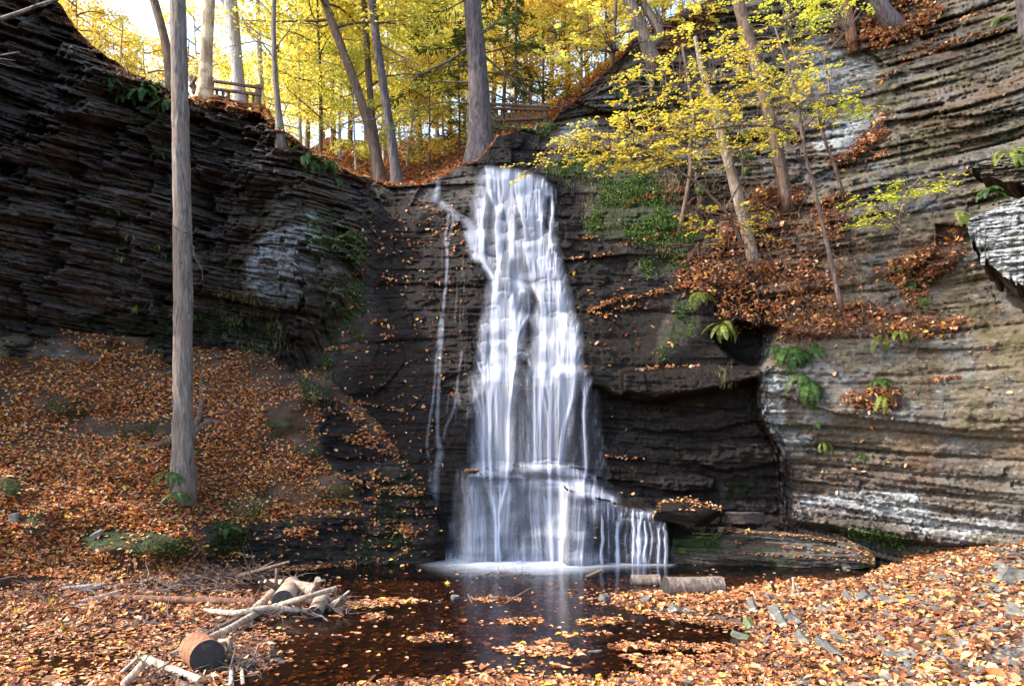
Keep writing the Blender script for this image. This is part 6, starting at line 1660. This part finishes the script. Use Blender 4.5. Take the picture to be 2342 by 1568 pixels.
for cx, cy, sx, sy, n, L in ((430, 1340, 110, 14, 90, .9), (545, 1315, 90, 14, 80, .8), (760, 1380, 45, 22, 90, .5), (640, 1385, 80, 30, 70, .7), (470, 1470, 90, 50, 60, .7), (550, 1500, 60, 30, 70, .5), (690, 1360, 60, 20, 40, .4), (330, 1540, 60, 20, 30, .5), (140, 1350, 90, 20, 30, .8), (1160, 1314, 60, 3, 40, .35), (1850, 1350, 60, 14, 20, .4), (1010, 1372, 10, 6, 4, .3)):
    for _ in range(n):
        x, y = rng.normal(cx, sx / 1.6), rng.normal(cy, sy / 1.6)
        y = max(y, 1286)
        Y = gy(x, y, .06)
        g = max(float(ground_z((x - HX) / F * Y, Y)), 0.0)
        Y = gy(x, y, g + .05)
        p0 = W(np.array(x), np.array(y), Y)
        parts.append(tube(wiggle(p0, (rng.normal(0, 1), rng.normal(0, .6), rng.normal(.12, .22)), rng.uniform(.3, 1.1) * L, 6, rng, .2, .0), np.linspace(rng.uniform(.005, .011) + .012 * (rng.uniform() < .2), .002, 7), 5, cap=False))
tag(mesh_from("brushwood", *join(parts), B_TWIG, True), "loose brown twigs washed up along the pool shore and on the driftwood", "brushwood", kind="stuff")

# ---------------------------------------------------------------- fallen leaves
lr = np.random.default_rng(99)
def tri_noise(q, sc, seed): return fbm(np.c_[q, 0 * q[:, :1]] * sc, 3, seed)
# on the ground and floating on the pool
n = 175000
q = np.stack([lr.uniform(-13, 13.5, n), lr.uniform(4.5, 18.2, n)], -1)
z = ground_z(q[:, 0], q[:, 1])
px = HX + q[:, 0] / q[:, 1] * F
py = HY + (ZC - np.maximum(z, 0)) * F / q[:, 1]
vis = (px > -420) & (px < 2950) & (py < 1900)
q, z, px, py = q[vis], z[vis], px[vis], py[vis]
u = lr.uniform(size=len(q))
bare = sstep(1700, 2200, px) * (.52 + .3 * tri_noise(q, .8, 71))
shore = sstep(-.06, .07, z + .05 * tri_noise(q, 1.3, 72))
dl = shore * np.clip(.95 - bare - .25 * sstep(.1, .5, tri_noise(q, .9, 73)), .1, 1)
streak = fbm(np.stack([q[:, 0] * .55, q[:, 1] * 2.6, 0 * q[:, 0]], -1), 4, 74)
edge_near = sstep(-.10, -.01, z)
dw = .018 + .06 * sstep(.1, .45, streak) + .36 * edge_near * sstep(.0, .3, streak)
dw *= sstep(1290, 1400, py) * .85 + .15
for poly in ([(1225, 1474), (1245, 1468), (1300, 1474), (1290, 1482), (1235, 1480)], [(1130, 1482), (1250, 1478), (1340, 1490), (1330, 1500), (1150, 1496)], [(930, 1458), (990, 1446), (1050, 1460), (1040, 1468), (940, 1466)], [(1390, 1470), (1560, 1468), (1700, 1476), (1690, 1490), (1400, 1484)],
             [(1090, 1368), (1160, 1364), (1190, 1372), (1100, 1376)], [(1320, 1418), (1420, 1410), (1430, 1424), (1330, 1428)], [(790, 1376), (900, 1368), (980, 1374), (900, 1382), (800, 1392)], [(830, 1408), (870, 1400), (900, 1412), (840, 1418)], [(1280, 1448), (1380, 1444), (1400, 1452), (1290, 1456)], [(1140, 1418), (1240, 1412), (1240, 1424), (1150, 1426)],
             [(1420, 1378), (1560, 1372), (1700, 1380), (1690, 1440), (1560, 1420), (1450, 1400)], [(1640, 1350), (1850, 1320), (1900, 1330), (1780, 1352), (1660, 1366)], [(600, 1296), (760, 1288), (770, 1294), (640, 1306)], [(1420, 1500), (1700, 1494), (1750, 1540), (1500, 1545)]):
    dw = np.maximum(dw, .85 * pmask(px, py, poly, 5))
wet = z < 0
# the flat at the lower left: dense leaves with open water between
flat = pmask(px, py, [(-100, 1330), (520, 1350), (600, 1400), (480, 1440), (560, 1480), (500, 1600), (-100, 1600)], 10)
dw = np.maximum(dw, flat * np.clip(.72 - .9 * sstep(.0, .5, streak), .04, 1))
keep = u < np.where(wet, dw, dl)
under = wet & (lr.uniform(size=len(q)) < .16) & ~keep
zz = np.where(under, z + .015, np.maximum(z, 0) + np.where(wet, .006, .012 + .05 * lr.uniform(size=len(q)) ** 2))
sel = keep | under
P = np.c_[q, zz][sel]; wf = wet[sel]
m = len(P)
tilt = np.where(wf, .06, .42)
v1 = leaves(P, lr.uniform(.6, 1.35, m) * np.where(wf, .088, .094) * np.where(lr.uniform(size=m) < .13, 1.6, 1.0), lr.uniform(0, 6.28, m), lr.normal(0, 1, m) * tilt, lr.normal(0, 1, m) * tilt, lr, True, 1.15, .35)
pk = fbm(np.c_[P[:, :2] * np.array([.9, 1.2]), 0 * P[:, :1]], 4, 611) + lr.normal(0, .28, m) > .16
fi = np.arange(m)
def subset(vf, mask):
    v_, f_ = vf
    k_ = len(v_) // len(mask)
    v_ = v_.reshape(len(mask), k_, 3)[mask].reshape(-1, 3)
    new = np.cumsum(mask) - 1
    out = []
    for q_ in f_:
        l_ = q_[:, 0] // k_
        kk = mask[l_]
        out.append(q_[kk] - (l_[kk] * k_)[:, None] + (new[l_[kk]] * k_)[:, None])
    return v_, out
v, f = subset(v1, pk)
tag(mesh_from("fallen_leaves", v, f, M_LITTERD, False), "darker brown fallen leaves in patches round the pool", "fallen leaves", kind="stuff")
v, f = subset(v1, ~pk)
tag(mesh_from("fallen_leaves", v, f, M_LITTER, False), "orange and tan fallen leaves covering the gravel bar and floating on the pool", "fallen leaves", kind="stuff")
MAPLE = np.array([(0, 0, 0)] + [(r * math.cos(a), r * math.sin(a), 1.0 if k % 2 == 0 else 0.3) for k, (r, a) in enumerate(((.12, math.pi), (.34, 2.55), (.26, 2.2), (.52, 1.75), (.28, 1.3), (.60, .85), (.30, .5), (.70, 0), (.30, -.5), (.60, -.85), (.28, -1.3), (.52, -1.75), (.26, -2.2), (.34, -2.55)))])
def maples(pos, size, rng):
    n = len(pos)
    ax, sd, nm = basis(rng.uniform(0, 6.28, n), rng.normal(0, .3, n), rng.normal(0, .3, n))
    c = rng.uniform(-.25, .4, n)[:, None] * (MAPLE[None, :, 0] ** 2 + MAPLE[None, :, 1] ** 2) + .12 * rng.normal(0, 1, (n, len(MAPLE))) * MAPLE[None, :, 2]
    V = pos[:, None] + size[:, None, None] * (MAPLE[None, :, 0:1] * ax[:, None] + MAPLE[None, :, 1:2] * sd[:, None] + c[..., None] * nm[:, None])
    k = len(MAPLE) - 1
    t = np.stack([np.zeros(k, int), 1 + np.arange(k), 1 + (np.arange(k) + 1) % k], -1)[:, ::-1]
    return V.reshape(-1, 3), [(t[None] + (np.arange(n) * (k + 1))[:, None, None]).reshape(-1, 3)]
mi = lr.choice(np.where(~under[sel])[0], 3600, replace=False)
v, f = maples(P[mi] + np.array([0, 0, .015]), lr.uniform(.09, .17, len(mi)), lr)
tag(mesh_from("fallen_leaves", v, f, M_LITTER, False), "larger lobed brown leaves lying among the small leaves round the pool", "fallen leaves", kind="stuff")
# on the bank
n = 90000
x = lr.uniform(-30, 1015, n); y = lr.uniform(735, 1320, n)
yb = BK.at(x, y); yc = CL.at(x, y)
ok = (yb < 1e8) & (yb < yc + .03)
x, y, yb = x[ok], y[ok], yb[ok]
P = W(x, y, yb)
rk = pmask(x, y, ROCKY, 12)
d = np.clip(.50 - .55 * sstep(.0, .55, fbm(P * np.array([.7, .7, 1.2]), 3, 81)), .04, 1) * (1 - .93 * rk)
d = np.maximum(d, .5 * rk * (fbm(P * np.array([.8, .8, 2.6]), 3, 83) > .42))
d *= 1 - .85 * pmask(x, y, [(-50, 740), (60, 752), (190, 795), (250, 822), (60, 818), (-50, 806)], 10)
for poly in ([(190, 1210), (300, 1205), (440, 1235), (300, 1280), (200, 1250)], [(610, 940), (680, 945), (690, 1010), (620, 1005)], [(260, 970), (400, 960), (395, 1000), (290, 1000)], [(0, 1090), (55, 1100), (50, 1140), (0, 1140)]):
    d *= 1 - .75 * pmask(x, y, poly, 10)
for cx, cy_, rx, ry, a in MOUNDS:
    d *= 1 - .8 * blob(x, y, cx, cy_, rx * .9, ry * .9, 4)
k = lr.uniform(size=len(x)) < d
P = P[k]; m = len(P)
P[:, 1] -= .03 + .06 * lr.uniform(size=m)
P[:, 2] += .02
v, f = leaves(P, lr.uniform(.55, 1.3, m) * .10, lr.uniform(0, 6.28, m), lr.normal(0, .4, m), lr.normal(0, .35, m) , lr, True, 1.1, .4)
tag(mesh_from("fallen_leaves", v, f, M_BANKLEAF, False), "orange brown fallen leaves thick on the sloping left bank", "fallen leaves", kind="stuff")
# on the cliff ledges, boulders and wet rock
PX_, PY_ = [], []
def add(x, y):
    PX_.append(x); PY_.append(y)
for poly in DEBRIS:
    p = np.array(poly); area = 0.5 * abs(np.dot(p[:, 0], np.roll(p[:, 1], 1)) - np.dot(p[:, 1], np.roll(p[:, 0], 1)))
    qq = inside(poly, int(area * .06), lr); qq = qq + lr.normal(0, 9, qq.shape); qq = qq[fbm(np.c_[qq / 26, 0 * qq[:, :1]], 3, 505) > lr.uniform(-.45, .25, len(qq))]; add(qq[:, 0], qq[:, 1])
def line(pts, n, sp):
    p = np.array(pts, float); L = np.r_[0, np.cumsum(np.linalg.norm(np.diff(p, axis=0), axis=1))]
    s = lr.uniform(0, L[-1], n)
    add(np.interp(s, L, p[:, 0]) + lr.normal(0, sp, n), np.interp(s, L, p[:, 1]) + lr.normal(0, sp * .5, n))
for pts, n, sp in (([(740, 800), (800, 792)], 22, 4), ([(845, 738), (885, 730)], 16, 4), ([(865, 765), (905, 768)], 14, 4), ([(690, 858), (745, 840)], 22, 5), ([(800, 918), (860, 925), (925, 940)], 40, 4), ([(780, 1000), (840, 1020), (905, 1042)], 40, 4), ([(720, 1062), (800, 1095), (860, 1112)], 60, 7), ([(850, 1080), (930, 1118)], 40, 8), ([(870, 1120), (960, 1130)], 30, 8), ([(640, 1150), (700, 1165), (740, 1168)], 50, 6), ([(700, 1100), (760, 1130)], 36, 6), ([(850, 1190), (960, 1230)], 22, 8), ([(760, 930), (860, 990)], 26, 8),
                  ([(1290, 592), (1340, 588), (1400, 580)], 26, 3), ([(1345, 712), (1390, 690), (1460, 678), (1560, 655), (1600, 640)], 110, 7), ([(1340, 705), (1380, 720), (1480, 690)], 40, 8), ([(1400, 560), (1480, 545), (1560, 525), (1650, 520)], 60, 5), ([(1450, 845), (1520, 838), (1600, 836)], 30, 3), ([(1390, 1042), (1475, 1050)], 14, 3), ([(1310, 545), (1380, 540)], 10, 3),
                  ([(1420, 470), (1520, 440), (1600, 420)], 60, 8), ([(1550, 600), (1700, 575), (1800, 560)], 120, 10), ([(1900, 370), (1990, 330), (2030, 300)], 60, 6), ([(2000, 190), (2100, 130), (2200, 90), (2240, 80)], 60, 5), ([(2060, 140), (2180, 50), (2280, 20)], 40, 5), ([(2080, 118), (2342, 60)], 30, 6), ([(1880, 1130), (1960, 1120)], 5, 8), ([(1900, 385), (1980, 370), (2030, 340)], 40, 8), ([(1640, 770), (1740, 740)], 20, 6), ([(2110, 870), (2200, 860)], 26, 5), ([(1060, 1072), (1090, 1078)], 20, 3),
                  ([(440, 232), (520, 246), (600, 268)], 160, 8), ([(600, 268), (660, 318), (780, 395)], 110, 7), ([(150, 40), (260, 150), (400, 222)], 200, 14), ([(950, 470), (1040, 480)], 26, 10), ([(990, 500), (1070, 600)], 40, 22), ([(780, 620), (960, 640)], 20, 12), ([(870, 530), (980, 560)], 14, 10)):
    line(pts, int(n * 1.4), sp)
qq = inside([(720, 480), (1060, 480), (1060, 900), (960, 1240), (760, 1240), (700, 900), (800, 640)], 520, lr); add(qq[:, 0], qq[:, 1])
qq = inside([(1290, 600), (1560, 560), (1560, 830), (1330, 860)], 55, lr); add(qq[:, 0], qq[:, 1])
qq = inside([(1060, 620), (1330, 700), (1520, 1190), (1520, 1280), (1100, 1280), (1000, 900)], 60, lr); add(qq[:, 0], qq[:, 1])
qq = inside([(1560, 300), (2342, 200), (2342, 1000), (1760, 1150), (1740, 700)], 220, lr); add(qq[:, 0], qq[:, 1])
qq = inside([(1600, 460), (1950, 440), (1960, 640), (1640, 660)], 260, lr); add(qq[:, 0], qq[:, 1])
x, y = np.concatenate(PX_), np.concatenate(PY_)
Y = surf(x, y); ok = Y < 1e8
P = W(x, y, Y - .05 - .12 * lr.uniform(size=len(x)) * (soil_mask(x, y) > .3))[ok]
m = len(P)
A1 = leaves(P, lr.uniform(.6, 1.4, m) * .115, lr.uniform(0, 6.28, m), lr.normal(-.1, .5, m), lr.normal(0, .5, m), lr, True, 1.1, .4)
# ledge and boulder tops
xs = lr.uniform(1540, 2000, 700); tt = LED.at(xs, np.interp(xs, LED.cols, LED.top) + 2)
ys = np.interp(xs, LED.cols, LED.top) + (np.interp(xs, LED.cols, LED.bot) - np.interp(xs, LED.cols, LED.top)) * lr.choice([.02, .06, .2, .24, .47, .67], len(xs)) + lr.normal(0, 1.5, len(xs))
Y2 = LED.at(xs, ys); ok = (Y2 < 1e8) & ~((xs < 1660) & (ys > 1200))
P2 = W(xs, ys, Y2 - .04)[ok]; m = len(P2)
A2 = leaves(P2, lr.uniform(.6, 1.2, m) * .095, lr.uniform(0, 6.28, m), lr.normal(0, .3, m), lr.normal(0, .3, m), lr, True, 1.1, .4)
bo = next(o for o in bpy.data.objects if o.name == "boulder")
bv = np.array([x.co[:] for x in bo.data.vertices]) + np.array(bo.location)
bn = np.array([x.normal[:] for x in bo.data.vertices])
up = np.where((bn[:, 2] > .25))[0]
ii = lr.choice(up, 190)
P3 = bv[ii] + lr.normal(0, .03, (190, 3)) + bn[ii] * .02
A3 = leaves(P3, lr.uniform(.6, 1.1, 190) * .095, lr.uniform(0, 6.28, 190), lr.normal(-.2, .3, 190), lr.normal(0, .3, 190), lr, True, 1.2, .25)
v, f = join([A1, A2, A3])
tag(mesh_from("fallen_leaves", v, f, M_LITTER, False), "orange leaves caught on the ledges of the cliffs and wet rock", "fallen leaves", kind="stuff")
# forest floor near the rim
n = 26000
x = lr.uniform(380, 1700, n); d = 22 * lr.uniform(size=n) ** 1.6
Yf = EDGE_Y(x) + .1 + d
P = np.stack([(x - HX) / F * Yf, Yf, floor_z(x, Yf) + .04], -1)
v, f = leaves(P, lr.uniform(.7, 1.5, n) * .14, lr.uniform(0, 6.28, n), lr.normal(0, .4, n), lr.normal(0, .4, n), lr, False, 1.3)
tag(mesh_from("fallen_leaves", v, f, M_LITTER, False), "brown and yellow leaves lying on the wooded slope above the falls", "fallen leaves", kind="stuff")
